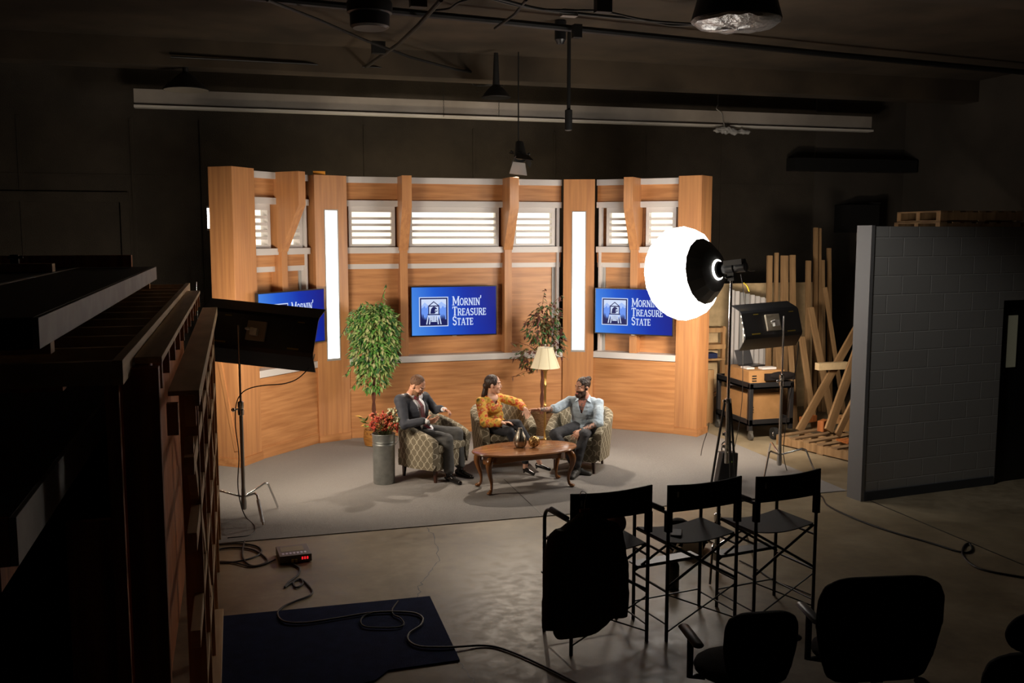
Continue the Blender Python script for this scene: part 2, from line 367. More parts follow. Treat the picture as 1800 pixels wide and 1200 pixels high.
def tower(label, A, B, left):
    d = B-A; W = d.length; t = thing('end_tower', label, 'pillar', A, math.atan2(d.y, d.x), 'end towers of the interview set')
    MB().box(0, W, 0, .34, .10, T+.02).build('casing', 'lam_v', t, bevel=.003)
    MB().box(-.015, W+.01, -.015, .35, 0, .10).build('kick_board', 'lam_h', t)
    if left:
        MB().bar((-.006, .05, .2), (-.006, .29, 1.5), .05, .012, up=(1, 0, 0)).build('brace_mark', 'lam_v', t)
    return t
tower('tall wooden end tower at the left edge of the set', V((.0, 12.20, 0)), V((.27, 12.57, 0)), True)
tower('tall wooden end tower at the right edge of the set', V((6.04, 12.58, 0)), V((6.26, 12.30, 0)), False)
# orange tag on the left light pillar
solo(MB().box(1.06, 1.22, 13.42, 13.47, T, T+.06), 'cardboard_tag', 'small orange box on top of the left light pillar', 'box', mat('orange_card', (.75, .30, .03), .5))
# small LED panel behind the left tower
t = thing('small_light_panel', 'small white glowing light panel fixed beside the left end tower', 'light', (-.26, 12.62, 2.92))
MB().box(-.05, .05, -.02, .02, 0, .30).build('housing', 'chrome', t)
MB().box(-.04, .042, -.03, -.02, .03, .275).build('diffuser', mat('led_face', (1, 1, 1), .5, emit=14, ecol=(.95, .97, 1)), t)
MB().tube([(0, .02, .15), (.1, .1, .15), (.16, .12, .15)], .012).build('arm', 'black', t)
# ------------------------------------------------------------ screens
def glyph(ch):
    A = lambda cx, cy, rx, ry, a0, a1, n=10: [(cx+rx*math.cos(R(a0+(a1-a0)*k/n)), cy+ry*math.sin(R(a0+(a1-a0)*k/n))) for k in range(n+1)]
    t, h = .17, .085      # stem and hairline widths; serifs are short bars
    S = lambda x, y, w_=.30: ([(x-w_/2, y), (x+w_/2, y)], .06)
    if ch == 'M': return .95, [([(.15, 0), (.15, 1)], t*.8), ([(.80, 0), (.80, 1)], t), ([(.15, 1), (.47, .2)], t*.8), ([(.47, .2), (.80, 1)], h), S(.15, .03), S(.80, .03), S(.1, .97, .2), S(.85, .97, .2)]
    if ch == 'O': return .72, [(A(.36, .5, .27, .46, 0, 360, 22), .135)]
    if ch == 'R': return .72, [([(.16, 0), (.16, 1)], t), ([(.1, .96), (.38, .96)], h)]+[(A(.38, .73, .19, .23, 90, -90), .13)]+[([(.16, .5), (.38, .5)], h), ([(.38, .5), (.62, .03)], t), S(.16, .03), S(.64, .03, .16)]
    if ch == 'N': return .78, [([(.16, 0), (.16, 1)], .12), ([(.64, 0), (.64, 1)], .12), ([(.16, .97), (.64, .03)], t), S(.16, .03), S(.64, .97), S(.1, .97, .2)]
    if ch == 'I': return .36, [([(.18, 0), (.18, 1)], t), S(.18, .03), S(.18, .97)]
    if ch == 'T': return .66, [([(.33, 0), (.33, 1)], t), ([(.03, .95), (.63, .95)], .09), ([(.05, .95), (.05, .76)], .06), ([(.61, .95), (.61, .76)], .06), S(.33, .03)]
    if ch == 'E': return .60, [([(.16, 0), (.16, 1)], t), ([(.06, .95), (.54, .95)], .09), ([(.16, .52), (.44, .52)], .08), ([(.06, .05), (.55, .05)], .09), ([(.52, .95), (.52, .78)], .06), ([(.53, .05), (.53, .24)], .06), ([(.43, .62), (.43, .42)], .05)]
    if ch == 'A': return .76, [([(.1, 0), (.36, 1)], .09), ([(.38, 1), (.64, 0)], t), ([(.2, .33), (.56, .33)], .08), S(.11, .03, .22), S(.64, .03, .24)]
    if ch == 'S': return .60, [(A(.30, .73, .19, .22, 20, 250, 12)+A(.30, .27, .20, .23, 80, -160, 12), .14)]
    if ch == 'U': return .74, [([(.16, 1), (.16, .3)], t), (A(.37, .28, .21, .24, 180, 360), .12), ([(.58, .3), (.58, 1)], .11), S(.16, .97), S(.58, .97, .22)]
    if ch == "'": return .25, [([(.10, 1.08), (.07, .80)], .12)]
    return .3, []
def lettering(mb, text, x, z, H, place, xs=.88, mi=0):
    for k, ch in enumerate(text):
        s = H if k == 0 else H*.80
        if ch == "'": s = H; 
        w_, st = glyph(ch)
        for pts, th in st:
            for (a, b), (c, d) in zip(pts, pts[1:]):
                dx, dz = c-a, d-b; L = math.hypot(dx, dz) or 1; nx, nz = -dz/L*th/2, dx/L*th/2; ex, ez = dx/L*.02, dz/L*.02
                q = [(a-ex+nx, b-ez+nz), (c+ex+nx, d+ez+nz), (c+ex-nx, d+ez-nz), (a-ex-nx, b-ez-nz)]
                mb.add([place(x+u*s*xs, z+v*s) for u, v in q], [(0, 1, 2, 3)], mi)
        x += w_*s*xs
    return x
def em(name, c, e=1.): return mat(name, (0, 0, 0), .4, emit=e, ecol=c, spec=.2)
M['ink'] = em('screen_ink', (.008, .012, .10)); M['paper'] = em('screen_paper', (.62, .72, .95)); M['mid'] = em('screen_mid', (.14, .30, .88))
M['pale'] = em('screen_pale', (.36, .52, .95)); M['bezel'] = mat('screen_bezel', (.01, .01, .012), .3)
def screenmat():
    m = bpy.data.materials.new('screen_gradient'); m.use_nodes = True; nt = m.node_tree; b = nt.nodes['Principled BSDF']
    b.inputs['Base Color'].default_value = (0, 0, 0, 1); b.inputs['Roughness'].default_value = .5; b.inputs['Specular IOR Level'].default_value = .15; b.inputs['Emission Strength'].default_value = .9
    tc = nt.nodes.new('ShaderNodeTexCoord'); mp = nt.nodes.new('ShaderNodeMapping'); mp.inputs['Rotation'].default_value = (0, R(14), 0)
    sx = nt.nodes.new('ShaderNodeSeparateXYZ'); mr = nt.nodes.new('ShaderNodeMapRange'); mr.inputs[1].default_value = -.68; mr.inputs[2].default_value = .62
    r = nt.nodes.new('ShaderNodeValToRGB'); e = r.color_ramp.elements; e[0].color = (.08, .31, .90, 1); e[1].color = (.006, .012, .26, 1)
    k = e.new(.35); k.color = (.012, .11, .68, 1); k = e.new(.68); k.color = (.003, .03, .42, 1)
    for a_, b_ in ((tc.outputs['Object'], mp.inputs[0]), (mp.outputs[0], sx.inputs[0]), (sx.outputs[0], mr.inputs[0]), (mr.outputs[0], r.inputs[0]), (r.outputs[0], b.inputs['Emission Color'])): nt.links.new(a_, b_)
    return m
M['screen'] = screenmat()
def tv(label, c, rz, wall, sz=1.):
    W, Hh = 1.26, .72
    t = thing('television', label, 'television', c, rz, 'screens showing the show title')
    MB().box(-W/2, W/2, 0, .045, -Hh/2, Hh/2).build('housing', 'bezel', t, bevel=.004)
    MB().box(-.3, .3, .045, wall, -.18, .18).build('wall_mount', 'black', t)
    sc = MB().box(-W/2+.014, W/2-.014, -.003, .001, -Hh/2+.018, Hh/2-.014).build('screen', 'screen', t)
    P = lambda off: (lambda x, z: V((x, -.003-off, z)))
    e = MB(); x0, z0, s = -.50, -.205, .40
    def sq(a, b, c_, d, off, mi): p = P(off); e.add([p(x0+a*s, z0+b*s), p(x0+c_*s, z0+b*s), p(x0+c_*s, z0+d*s), p(x0+a*s, z0+d*s)], [(0, 1, 2, 3)], mi)
    def pg(pts, off, mi): p = P(off); e.add([p(x0+a*s, z0+b*s) for a, b in pts], [tuple(range(len(pts)))], mi)
    # 0 ink 1 paper 2 mid 3 pale
    sq(-.03, -.03, 1.03, 1.03, .0006, 1); sq(0, 0, 1, 1, .0010, 0); sq(.05, .05, .95, .95, .0014, 1)
    mz = [(.05, .70), (.12, .78), (.18, .84), (.24, .78), (.32, .72), (.42, .74), (.5, .76), (.6, .74), (.70, .80), (.78, .86), (.85, .80), (.95, .74)]
    for (a, b), (c_, d) in zip(mz, mz[1:]): pg([(a, .2), (c_, .2), (c_, d), (a, b)], .0018, 3)
    mz2 = [(.05, .62), (.12, .66), (.17, .72), (.22, .62), (.28, .70), (.36, .60), (.5, .62), (.62, .58), (.70, .68), (.76, .60), (.83, .72), (.88, .64), (.95, .66)]
    for (a, b), (c_, d) in zip(mz2, mz2[1:]): pg([(a, .12), (c_, .12), (c_, d), (a, b)], .0022, 2)
    sq(.05, .05, .95, .22, .0026, 0)
    rnd = random.Random(2)
    for k in range(19):
        x = .07+.048*k; h = .26+abs(x-.5)*.34+rnd.uniform(-.05, .05)
        if x > .92: break
        pg([(x-.04, .05), (x+.04, .05), (x+.015, h*.8), (x, h), (x-.015, h*.8)], .0028, 0)
    # water tower
    pg([(.28, .70), (.72, .70), (.5, .88)], .0032, 0); pg([(.36, .725), (.64, .725), (.5, .84)], .0036, 1)
    sq(.30, .40, .70, .71, .0032, 0); sq(.335, .41, .665, .685, .0036, 1)
    pg([(.27, .38), (.73, .38), (.73, .42), (.27, .42)], .0040, 0); pg([(.28, .345), (.72, .345), (.72, .375), (.28, .375)], .0040, 1)
    pg([(.32, .34), (.68, .34), (.62, .20), (.5, .15), (.38, .20)], .0036, 1)
    for x in (.40, .47, .53, .60): pg([(x-.008, .16), (x+.008, .16), (x+.008, .34), (x-.008, .34)], .0040, 0)
    for a_, b_ in ((.30, .24), (.38, .34), (.62, .66), (.70, .76)): pg([(b_-.02, .05), (b_+.02, .05), (a_+.02, .36), (a_-.02, .36)], .0044, 1)
    pg([(.40, .14), (.60, .14), (.60, .17), (.40, .17)], .0044, 1)
    # rearing horse silhouette
    pg([(.37, .43), (.52, .43), (.57, .47), (.53, .53), (.56, .60), (.60, .585), (.62, .61), (.57, .66), (.51, .685), (.45, .66), (.40, .60), (.385, .52)], .0040, 0)
    pg([(.53, .56), (.60, .53), (.64, .56), (.62, .50), (.56, .50)], .0042, 0)
    pg([(.47, .655), (.50, .70), (.515, .665)], .0042, 0)
    e.build('emblem', ['ink', 'paper', 'mid', 'pale'], sc, smooth=False, recalc=False)
    L = MB(); pl = P(.0008)
    lettering(L, "MORNIN'", -.03, .082, .128, pl); lettering(L, 'TREASURE', -.03, -.065, .128, pl); lettering(L, 'STATE', -.03, -.205, .128, pl)
    L.build('lettering', 'paper', sc, smooth=False, recalc=False)
    MB().box(-.03, .03, -.006, .0, -Hh/2-.006, -Hh/2+.006).build('status_light', 'steel', t)
    t.scale = (sz, sz, sz)
    return t
tv('television with blue title screen on the centre wall between the trees', (3.03, 13.60, 1.775), R(-1.5), .12)
tv('television with blue title screen mostly hidden by the left light bank', (.71, 12.80, 1.79), R(45), .28)
tv('television with blue title screen beside the glowing softbox', (5.50, 12.86, 1.765), R(-40), .24, .93)

# ------------------------------------------------------------ lights on stands
def leg_c(a, r=.42, h=.30):   # bent leg of a rolling light stand
    c, s = math.cos(a), math.sin(a)
    return [V((.02*c, .02*s, h*.72)), V((r*.62*c, r*.62*s, h)), V((r*.72*c, r*.72*s, h*.97)), V((r*c, r*s, .012))]
def c_stand(label, loc, top, legs, cat='light stand', mids=(1.05,)):
    t = thing('light_stand', label, cat, loc, 0, 'chrome light stands')
    z1 = mids[0]
    MB().tube([(0, 0, .1), (0, 0, z1)], .019, 12).build('lower_pole', 'steel', t)
    MB().tube([(0, 0, z1), (0, 0, top)], .012, 10).build('upper_pole', 'chrome', t)
    for z in mids:
        k = MB().lathe([(.016, -.07), (.03, -.06), (.032, -.01), (.024, 0), (.03, .02), (.03, .07), (.014, .08)], 12, (0, 0, z))
        k.tube([(0, 0, z), (-.06, -.03, z)], .008, 8); k.ell((-.075, -.037, z), (.02, .012, .02))
        k.build('clamp', 'chrome', t)
    for a in legs: MB().tube(leg_c(a), .011, 10).build('leg', 'chrome', t)
    MB().lathe([(.02, .08), (.03, .09), (.03, .16), (.022, .24), (.022, .30)], 12).build('hub', 'steel', t)
    return t
ls = c_stand('chrome light stand holding the left black light bank', (.02, 10.0, 0), 1.97, (R(35), R(-65), R(178)), mids=(1.12,))
lg = leg_c(R(-65)); MB().tube([lg[2].lerp(lg[3], .15), lg[2].lerp(lg[3], .9)], .017, 10).build('white_sleeve', mat('white_plastic', (.8, .82, .85), .4), ls)
rs = c_stand('chrome light stand holding the right black light bank', (6.29, 10.17, 0), 1.90, (R(215), R(330), R(80)), mids=(1.12,))
c_stand('chrome light stand standing behind the left end tower in shadow', (-.52, 14.35, 0), 2.2, (R(0), R(120), R(235)), mids=(.9,))
def bank(label, c, fwd, rt, W, Hh, lit):
    # black wing-shaped housing: back shell, reflector, tubes; built in its own axes (x right, y front, z up)
    fwd = V(fwd).normalized(); rt = V(rt); rt = (rt-fwd*rt.dot(fwd)).normalized(); up = rt.cross(fwd).normalized()
    t = bpy.data.objects.new('light_bank', None); COL.objects.link(t); tag(t, label, 'studio light', 'fluorescent light banks on stands')
    m = Matrix((rt, fwd, up)).transposed().to_4x4(); m.translation = V(c); t.matrix_world = m
    w2, h2 = W/2, Hh/2; prof = [(-.17, h2), (-.02, h2*.62), (0, h2*.5), (0, -h2*.5), (-.02, -h2*.62), (-.17, -h2)]
    s = MB()
    for (a, b), (c_, d) in zip(prof, prof[1:]):
        a, c_ = -a, -c_
        s.add([(-w2, a, b), (w2, a, b), (w2, c_, d), (-w2, c_, d), (-w2, a+.012, b), (w2, a+.012, b), (w2, c_+.012, d), (-w2, c_+.012, d)], [(0, 1, 2, 3), (7, 6, 5, 4), (0, 4, 5, 1), (2, 6, 7, 3), (1, 5, 6, 2), (0, 3, 7, 4)])
    s.build('housing', 'blackplastic', t)
    for e_ in ((-1,) if lit == 'left' else (1,)):
        q = MB(); x = e_*w2
        q.prism([(-a, b) for a, b in prof], lambda y, z, x_: V((x_, y, z)), x-.006, x+.006, 0)
        q.build('end_cap', 'blackplastic', t)
    MB().box(-w2+.02, w2-.02, .016, .02, -h2*.5, h2*.5).build('reflector', 'chrome', t)
    for k in range(4):
        z = (-1.5+k)*h2*.27
        MB().tube([(-w2+.03, .05, z), (w2-.03, .05, z)], .013, 8).build('tube', M['tubeglow'], t)
    MB().box(-.10, .10, -.03, .0, -.10, .10).build('mount_plate', mat('tan_plate', (.42, .36, .27), .5), t, bevel=.004)
    mb = MB().tube([(-.02, -.03, 0), (-.02, -.10, 0)], .022, 12).ell((-.06, -.10, .0), (.03, .015, .015)).obox((.0, -.07, -.02), (.07, .05, .07))
    mb.build('clamp', mat('cast_metal', (.62, .60, .57), .3, .5), t)
    for x in (-.55, .7):
        MB().box(x*w2-.09, x*w2+.03, -.004, .001, -h2*.45, -h2*.40).build('warning_label', 'ylab', t)
        MB().box(x*w2-.02, x*w2+.05, -.004, .001, h2*.40, h2*.43).build('warning_label', 'ylab', t)
    return t
M['ylab'] = mat('yellow_label', (.32, .24, .02), .6)
M['tubeglow'] = mat('warm_tube', (1, .9, .7), .5, emit=TUBE_E, ecol=(1, .78, .50))
bank('long black fluorescent light bank at the left seen from behind', LB_C, LB_F, LB_R, 1.24, .66, 'left')
bank('black fluorescent light bank at the right with glowing tubes at its edge', RB_C, RB_F, RB_R, .84, .56, 'right')
# softbox: a faceted lantern, white front, black back skirt
t = bpy.data.objects.new('softbox_lantern', None); COL.objects.link(t)
tag(t, 'large round glowing white softbox with black back skirt on a stand', 'softbox')
SA = V((-.50, .85, -.12)).normalized(); sx_ = V((0, 0, 1)).cross(SA).normalized(); sy_ = SA.cross(sx_)
m = Matrix((sx_, sy_, SA)).transposed().to_4x4(); m.translation = V((5.02, 10.20, 2.43)); t.matrix_world = m
M['glow'] = mat('softbox_fabric', (.9, .9, .9), .6, emit=DOME_E, ecol=(1, .93, .84))
M['skirt'] = mat('softbox_skirt', (.06, .06, .06), .5)
NS = 16
def ring(r, z): return [V((r*math.cos(2*PI*k/NS+.1), r*math.sin(2*PI*k/NS+.1), z)) for k in range(NS)]
def shell(rings, mi=0, cap=True):
    mb = MB(); vs = sum([ring(r, z) for r, z in rings], []); fs = []
    for i in range(len(rings)-1): fs += [(i*NS+k, i*NS+(k+1) % NS, (i+1)*NS+(k+1) % NS, (i+1)*NS+k) for k in range(NS)]
    if cap: fs.append(tuple((len(rings)-1)*NS+k for k in range(NS)))
    mb.add(vs, fs); return mb
shell([(.37, -.235), (.49, -.13), (.545, .02), (.53, .14), (.44, .28), (.25, .38), (.06, .41)]).build('diffuser', 'glow', t, smooth=False)
shell([(.10, -.42), (.25, -.37), (.378, -.235)], cap=False).build('skirt', 'skirt', t, smooth=False)
MB().lathe([(.095, -.43), (.115, -.425), (.118, -.405), (.09, -.40)], 20).build('speed_ring_glow', 'glow', t)
MB().lathe([(.06, -.40), (.10, -.43), (.09, -.455), (.055, -.46)], 20).build('speed_ring', 'black', t)
t2 = bpy.data.objects.new('lamp_head', None); COL.objects.link(t2); tag(t2, 'black cylindrical lamp head behind the glowing softbox', 'lamp')
m2 = m.copy(); m2.translation = V((5.02, 10.20, 2.43))-SA*.47; t2.matrix_world = m2
MB().lathe([(.05, .0), (.06, -.02), (.062, -.16), (.05, -.17), (.055, -.20), (.055, -.30), (.03, -.31)], 16).box(-.05, .05, .03, .09, -.28, -.05).build('body', 'blackplastic', t2)
MB().box(-.035, .035, -.14, -.05, -.16, -.08).tube([(0, -.09, -.12), (0, -.09, -.12+.0), (.10, -.10, -.12)], .012).ell((.12, -.1, -.12), (.02, .012, .02)).build('bracket', 'black', t2)
MB().tube([(-.05, -.02, -.26), (-.09, -.05, -.30), (-.12, -.05, -.34)], .006).build('lock_lever', 'steel', t2)
hb = V((5.02, 10.20, 2.43))-SA*.59
KS = V((hb.x, hb.y, .0085))
t = thing('tripod_stand', 'tall chrome and black tripod stand carrying the round softbox', 'light stand', (hb.x, hb.y, 0))
MB().tube([(0, 0, 1.0), (0, 0, 2.36)], .017, 12).build('upper_pole', 'chrome', t)
MB().tube([(0, 0, .28), (0, 0, 1.02)], .024, 12).build('lower_pole', 'steel', t)
for z in (1.0, .62, .48): MB().lathe([(.02, -.03), (.036, -.025), (.036, .025), (.02, .03)], 12, (0, 0, z)).box(-.065, -.02, -.01, .01, z-.015, z+.015).build('collar', 'chrome', t)
for k in range(3):
    a = R(20+120*k); l = V((math.cos(a), math.sin(a), 0))
    MB().tube([l*.035+V((0, 0, 1.0)), l*.17+V((0, 0, .01))], .014, 8).build('leg', 'black', t)
    MB().tube([l*.03+V((0, 0, .42)), l*.115+V((0, 0, .40))], .006, 6).build('brace', 'chrome', t)
t = thing('ballast_case', 'black control box with a green strip hanging low on the softbox stand', 'power box', (5.44, 9.93, 0))
MB().prism([(-.13, .0), (.12, .02), (.13, .34), (-.07, .36)], lambda a, b, c: V((a, c, b)), -.05, .05).build('case', 'blackplastic', t, bevel=.01)
MB().box(-.05, .05, -.056, -.05, .235, .25).build('green_strip', mat('green_strip', (.12, .22, .02), .5, emit=.08, ecol=(.3, .6, .05)), t)
MB().tube(spline([(-.06, 0, .35), (-.05, 0, .46), (.06, 0, .47), (.10, 0, .34)]), .008).build('strap', 'black', t)
# back light hung above the set
D = (BACKLIGHT_T-BACKLIGHT_P).normalized()
t = bpy.data.objects.new('hanging_spotlight', None); COL.objects.link(t); tag(t, 'small black spotlight with grey barn door hanging over the centre wall', 'spotlight')
xx = V((1, 0, 0)); yy = D.cross(xx).normalized(); m = Matrix((xx, yy, D)).transposed().to_4x4(); m.translation = BACKLIGHT_P; t.matrix_world = m
MB().lathe([(.03, -.24), (.06, -.22), (.075, -.10), (.085, 0), (.095, .01), (.095, .05), (.085, .05), (.08, .02)], 18).build('body', 'black', t)
MB().lathe([(.0, .012), (.08, .012), (.08, .018)], 18).build('lens', mat('lens_glow', (.9, .9, .9), .2, emit=2.5, ecol=(1, .85, .7)), t)
for s_, nm in ((1, 1), (-1, 1)):
    MB().prism([(-.09, .05), (.09, .05), (.13, .20), (-.13, .20)], lambda a, b, c, s_=s_: V((a, s_*(.09+(b-.05)*.55+c), b)), 0, .004).build('barn_door', mat('barn_door_grey', (.25, .24, .24), .5) if s_ < 0 else 'black', t)
    MB().prism([(-.07, .05), (.07, .05), (.05, .15), (-.05, .15)], lambda a, b, c, s_=s_: V((s_*(.09+(b-.05)*.5+c), a, b)), 0, .004).build('barn_door', 'black', t)
MB().tube([(.10, 0, -.05), (.12, 0, -.05), (.12, -.14, -.14), (-.12, -.14, -.14), (-.12, 0, -.05), (-.10, 0, -.05)], .008).ell((.13, 0, -.05), (.02, .02, .02)).ell((-.13, 0, -.05), (.02, .02, .02)).build('yoke', 'black', t)
pole_top = V((3.98, 13.52, CZ))
t = thing('hanging_pole', 'thin black drop pole carrying the spotlight over the set', 'pole', (3.98, 13.56, 4.14))
MB().tube([(0, 0, 0), (0, 0, CZ-4.14)], .010, 8).build('tube', 'black', t)
MB().box(-.03, .03, -.03, .03, 0, .06).build('clamp', 'black', t)
t = thing('hanging_pole', 'long black drop pole hanging from the ceiling right of centre', 'pole', (4.195, 12.0, 4.2))
MB().tube([(0, 0, .02), (0, 0, CZ-4.2)], .024, 10).build('tube', 'black', t)
MB().lathe([(.03, 0), (.048, .01), (.048, .26), (.03, .27)], 14).build('sleeve', 'black', t)
# ------------------------------------------------------------ furniture
def fabric():
    m = mat('trellis_fabric', (.3, .26, .2), .9, spec=.1); nt = m.node_tree; b = nt.nodes['Principled BSDF']
    uv = nt.nodes.new('ShaderNodeUVMap'); sx = nt.nodes.new('ShaderNodeSeparateXYZ'); nt.links.new(uv.outputs[0], sx.inputs[0])
    def mth(op, a, bb=None):
        n = nt.nodes.new('ShaderNodeMath'); n.operation = op
        for i, v in enumerate((a, bb)):
            if v is None: continue
            if isinstance(v, (int, float)): n.inputs[i].default_value = v
            else: nt.links.new(v, n.inputs[i])
        return n.outputs[0]
    pu, pv = .098, .130
    u = mth('MULTIPLY', sx.outputs[0], 2*PI/pu); v = mth('MULTIPLY', sx.outputs[1], 2*PI/pv)
    cu = mth('COSINE', u); cv = mth('COSINE', v)
    c3u = mth('MULTIPLY', mth('COSINE', mth('MULTIPLY', u, 3.0)), .16); c3v = mth('MULTIPLY', mth('COSINE', mth('MULTIPLY', v, 3.0)), -.13)
    s = mth('ADD', mth('ADD', cu, cv), mth('ADD', c3u, c3v)); a = mth('ABSOLUTE', s)
    r = nt.nodes.new('ShaderNodeValToRGB'); e = r.color_ramp.elements; e[0].position = .16; e[0].color = (.62, .56, .43, 1); e[1].position = .28; e[1].color = (.205, .175, .125, 1)
    nt.links.new(a, r.inputs[0]); nt.links.new(r.outputs[0], b.inputs['Base Color']); return m
M['fabric'] = fabric()
M['darkwood'] = mat('dark_stained_leg', (.05, .018, .010), .3)
def barrel(n=40):
    # U-shaped shell swept round the seat: front faces -y
    mb = MB(); prof = [(0, .155), (0, .3), (0, .5), (0, .97), (.01, .99), (.03, 1.), (.07, 1.), (.09, .985), (.10, .96), (.105, .7), (.105, .40)]
    pts = []; path = []
    for i in range(9): path.append((.355+.03*math.sin(i/8*PI/2), -.335+.335*i/8))
    for i in range(1, 24): a = PI*i/24; path.append((.385*math.copysign(abs(math.cos(a))**.85, math.cos(a)), .37*math.sin(a)**.85))
    path += [(-x, y) for x, y in path[:9][::-1]]; n = len(path)-1
    for X, Y in path:
        b_ = (Y+.335)/.70; h = .525+.215*max(0, min(1, b_))**.9-.02*(1-min(1, b_*8))
        pts.append((X, Y, h, 0))
    arc = 0; vs = []; uvc = []
    for i, (X, Y, h, a) in enumerate(pts):
        if i: arc += math.hypot(X-pts[i-1][0], Y-pts[i-1][1])
        n_ = V((X*(1 if Y > 0 else 3), max(Y, 0), 0)).normalized(); L = 0; last = None
        for (d, f) in prof:
            z = f if f < .16 else (.155+(h-.155)*((f-.155)/.845))
            tp = 1-.13*(1-z/h) if d < .05 else 1
            p = V((X*tp, Y*tp, 0))-n_*d+V((0, 0, z)); p.y += (.02*(z-.4) if Y > 0 else 0)
            if last is not None: L += (p-last).length
            last = p; vs.append(p); uvc.append((arc, L))
    m = len(prof); fs = []; uvs = []
    for i in range(n):
        for j in range(m-1):
            q = (i*m+j, (i+1)*m+j, (i+1)*m+j+1, i*m+j+1); fs.append(q); uvs.append([uvc[k] for k in q])
    for i in (0, n):
        q = tuple(i*m+j for j in range(m)); fs.append(q); uvs.append([(vs[k].y+vs[k].x*.6, vs[k].z) for k in q])
    mb.add(vs, fs, 0, uvs); return mb
def uvbox(mb, x0, x1, y0, y1, z0, z1):
    vs = [V((x, y, z)) for z in (z0, z1) for y in (y0, y1) for x in (x0, x1)]
    fs = [(0, 2, 3, 1), (4, 5, 7, 6), (0, 1, 5, 4), (2, 6, 7, 3), (0, 4, 6, 2), (1, 3, 7, 5)]
    pr_ = [(0, 1), (0, 1), (0, 2), (0, 2), (1, 2), (1, 2)]
    mb.add(vs, fs, 0, [[(vs[i][a], vs[i][b]) for i in f] for f, (a, b) in zip(fs, pr_)]); return mb
def armchair(label, loc, rz):
    t = thing('armchair', label, 'armchair', loc, rz, 'patterned barrel armchairs')
    barrel().build('backrest', 'fabric', t)
    uvbox(MB(), -.265, .265, -.335, .27, .335, .44).build('seat', 'fabric', t, bevel=.035)
    uvbox(MB(), -.275, .275, -.315, .28, .14, .34).build('base', 'fabric', t, bevel=.01)
    for x, y in ((-.24, -.27), (.24, -.27), (-.2, .24), (.2, .24)):
        MB().tube([(x, y, .16), (x*1.03, y*1.03, 0)], [.03, .018], 4).build('leg', 'darkwood', t)
    return t
A1 = armchair('taupe trellis armchair at the left holding the man in the suit', (2.19, 11.17, 0), math.atan2(.62, .78))
A2 = dup(A1, (3.17, 11.55, .0085), R(2), 'taupe trellis armchair in the middle holding the woman')
A3 = dup(A1, (4.06, 11.07, .0085), -math.atan2(.60, .80), 'taupe trellis armchair at the right holding the man in the pale shirt')
# coffee table
M['tabletop'] = mat('polished_burl_top', (.33, .145, .060), .18, col2=(.20, .078, .030), scale=2.5, stretch=(1, 5, 1), det=6)
M['tableleg'] = mat('polished_leg', (.20, .075, .022), .2)
t = thing('coffee_table', 'oval polished wood coffee table with curved legs before the armchairs', 'table', (3.12, 10.36, 0), R(5))
n = 48; o = lambda a, b: [(a*math.cos(2*PI*k/n), b*math.sin(2*PI*k/n)) for k in range(n)]
mb = MB(); rr = [(.60, .335, .425), (.622, .355, .43), (.63, .362, .44), (.622, .355, .452), (.60, .335, .455)]
vs = [V((x, y, z)) for a, b, z in rr for x, y in o(a, b)]
mb.add(vs, [(i*n+k, i*n+(k+1) % n, (i+1)*n+(k+1) % n, (i+1)*n+k) for i in range(4) for k in range(n)]+[tuple(range(n))[::-1], tuple(4*n+k for k in range(n))])
mb.build('tabletop', 'tabletop', t)
mb = MB(); ap = [(.50*math.cos(2*PI*k/n), .24*math.sin(2*PI*k/n), .335-.03*math.cos(4*PI*k/n)) for k in range(n)]
mb.add([V((x, y, .426)) for x, y, z in ap]+[V((x, y, z)) for x, y, z in ap], [(k, (k+1) % n, n+(k+1) % n, n+k) for k in range(n)]+[tuple(range(n)), tuple(range(n, 2*n))[::-1]])
mb.build('apron', 'tableleg', t)
for sx in (-1, 1):
    for sy in (-1, 1):
        b = V((sx*.46, sy*.17, 0)); d_ = V((sx*.8, sy*.6, 0)).normalized()
        pts = spline([b+d_*.0+V((0, 0, .42)), b+d_*.05+V((0, 0, .36)), b+d_*.055+V((0, 0, .27)), b+d_*.01+V((0, 0, .13)), b+d_*.015+V((0, 0, .05)), b+d_*.05+V((0, 0, .018))], 4)
        rs = [.034, .036, .038, .040, .041, .04, .038, .034, .03, .027, .024, .021, .018, .016, .015, .015, .016, .019, .022, .024, .02]
        MB().tube(pts, rs[:len(pts)], 10).ell(b+d_*.055+V((0, 0, .018)), (.03, .03, .018)).build('leg', 'tableleg', t)
ZT = .465
t = thing('metal_vase', 'silver ribbed teardrop vase on the coffee table', 'vase', (3.07, 10.38, ZT))
mb = MB(); prof = [(.03, 0), (.055, .01), (.072, .05), (.073, .09), (.06, .13), (.038, .17), (.026, .20), (.022, .222), (.017, .222), (.015, .19)]
mb.lathe(prof, 28).build('body', mat('antique_silver', (.42, .37, .30), .32, 1.), t)
for k in range(14):
    a = 2*PI*k/14; MB
rb = MB()
for k in range(14):
    a = 2*PI*k/14; rb.tube([(r*1.01*math.cos(a+z*1.6), r*1.01*math.sin(a+z*1.6), z) for r, z in prof[1:8]], .003, 5)
rb.build('ribs', 'steel', t)
t = thing('woven_ball', 'gold woven wire ball beside the silver vase on the coffee table', 'ornament', (3.22, 10.33, ZT))
rnd = random.Random(5); wb = MB(); M['gold'] = mat('gold_wire', (.80, .55, .25), .3, .9)
for k in range(26):
    nrm = V((rnd.gauss(0, 1), rnd.gauss(0, 1), rnd.gauss(0, 1))).normalized(); x, y, z = frame_of(nrm)
    rr_ = .062*rnd.uniform(.95, 1.03); off = rnd.uniform(-.025, .025); r2 = math.sqrt(max(1e-4, rr_**2-off**2))
    wb.tube([V((0, 0, .066))+z*off+x*r2*math.cos(2*PI*j/20)+y*r2*math.sin(2*PI*j/20) for j in range(20)], .0035, 5, closed=True)
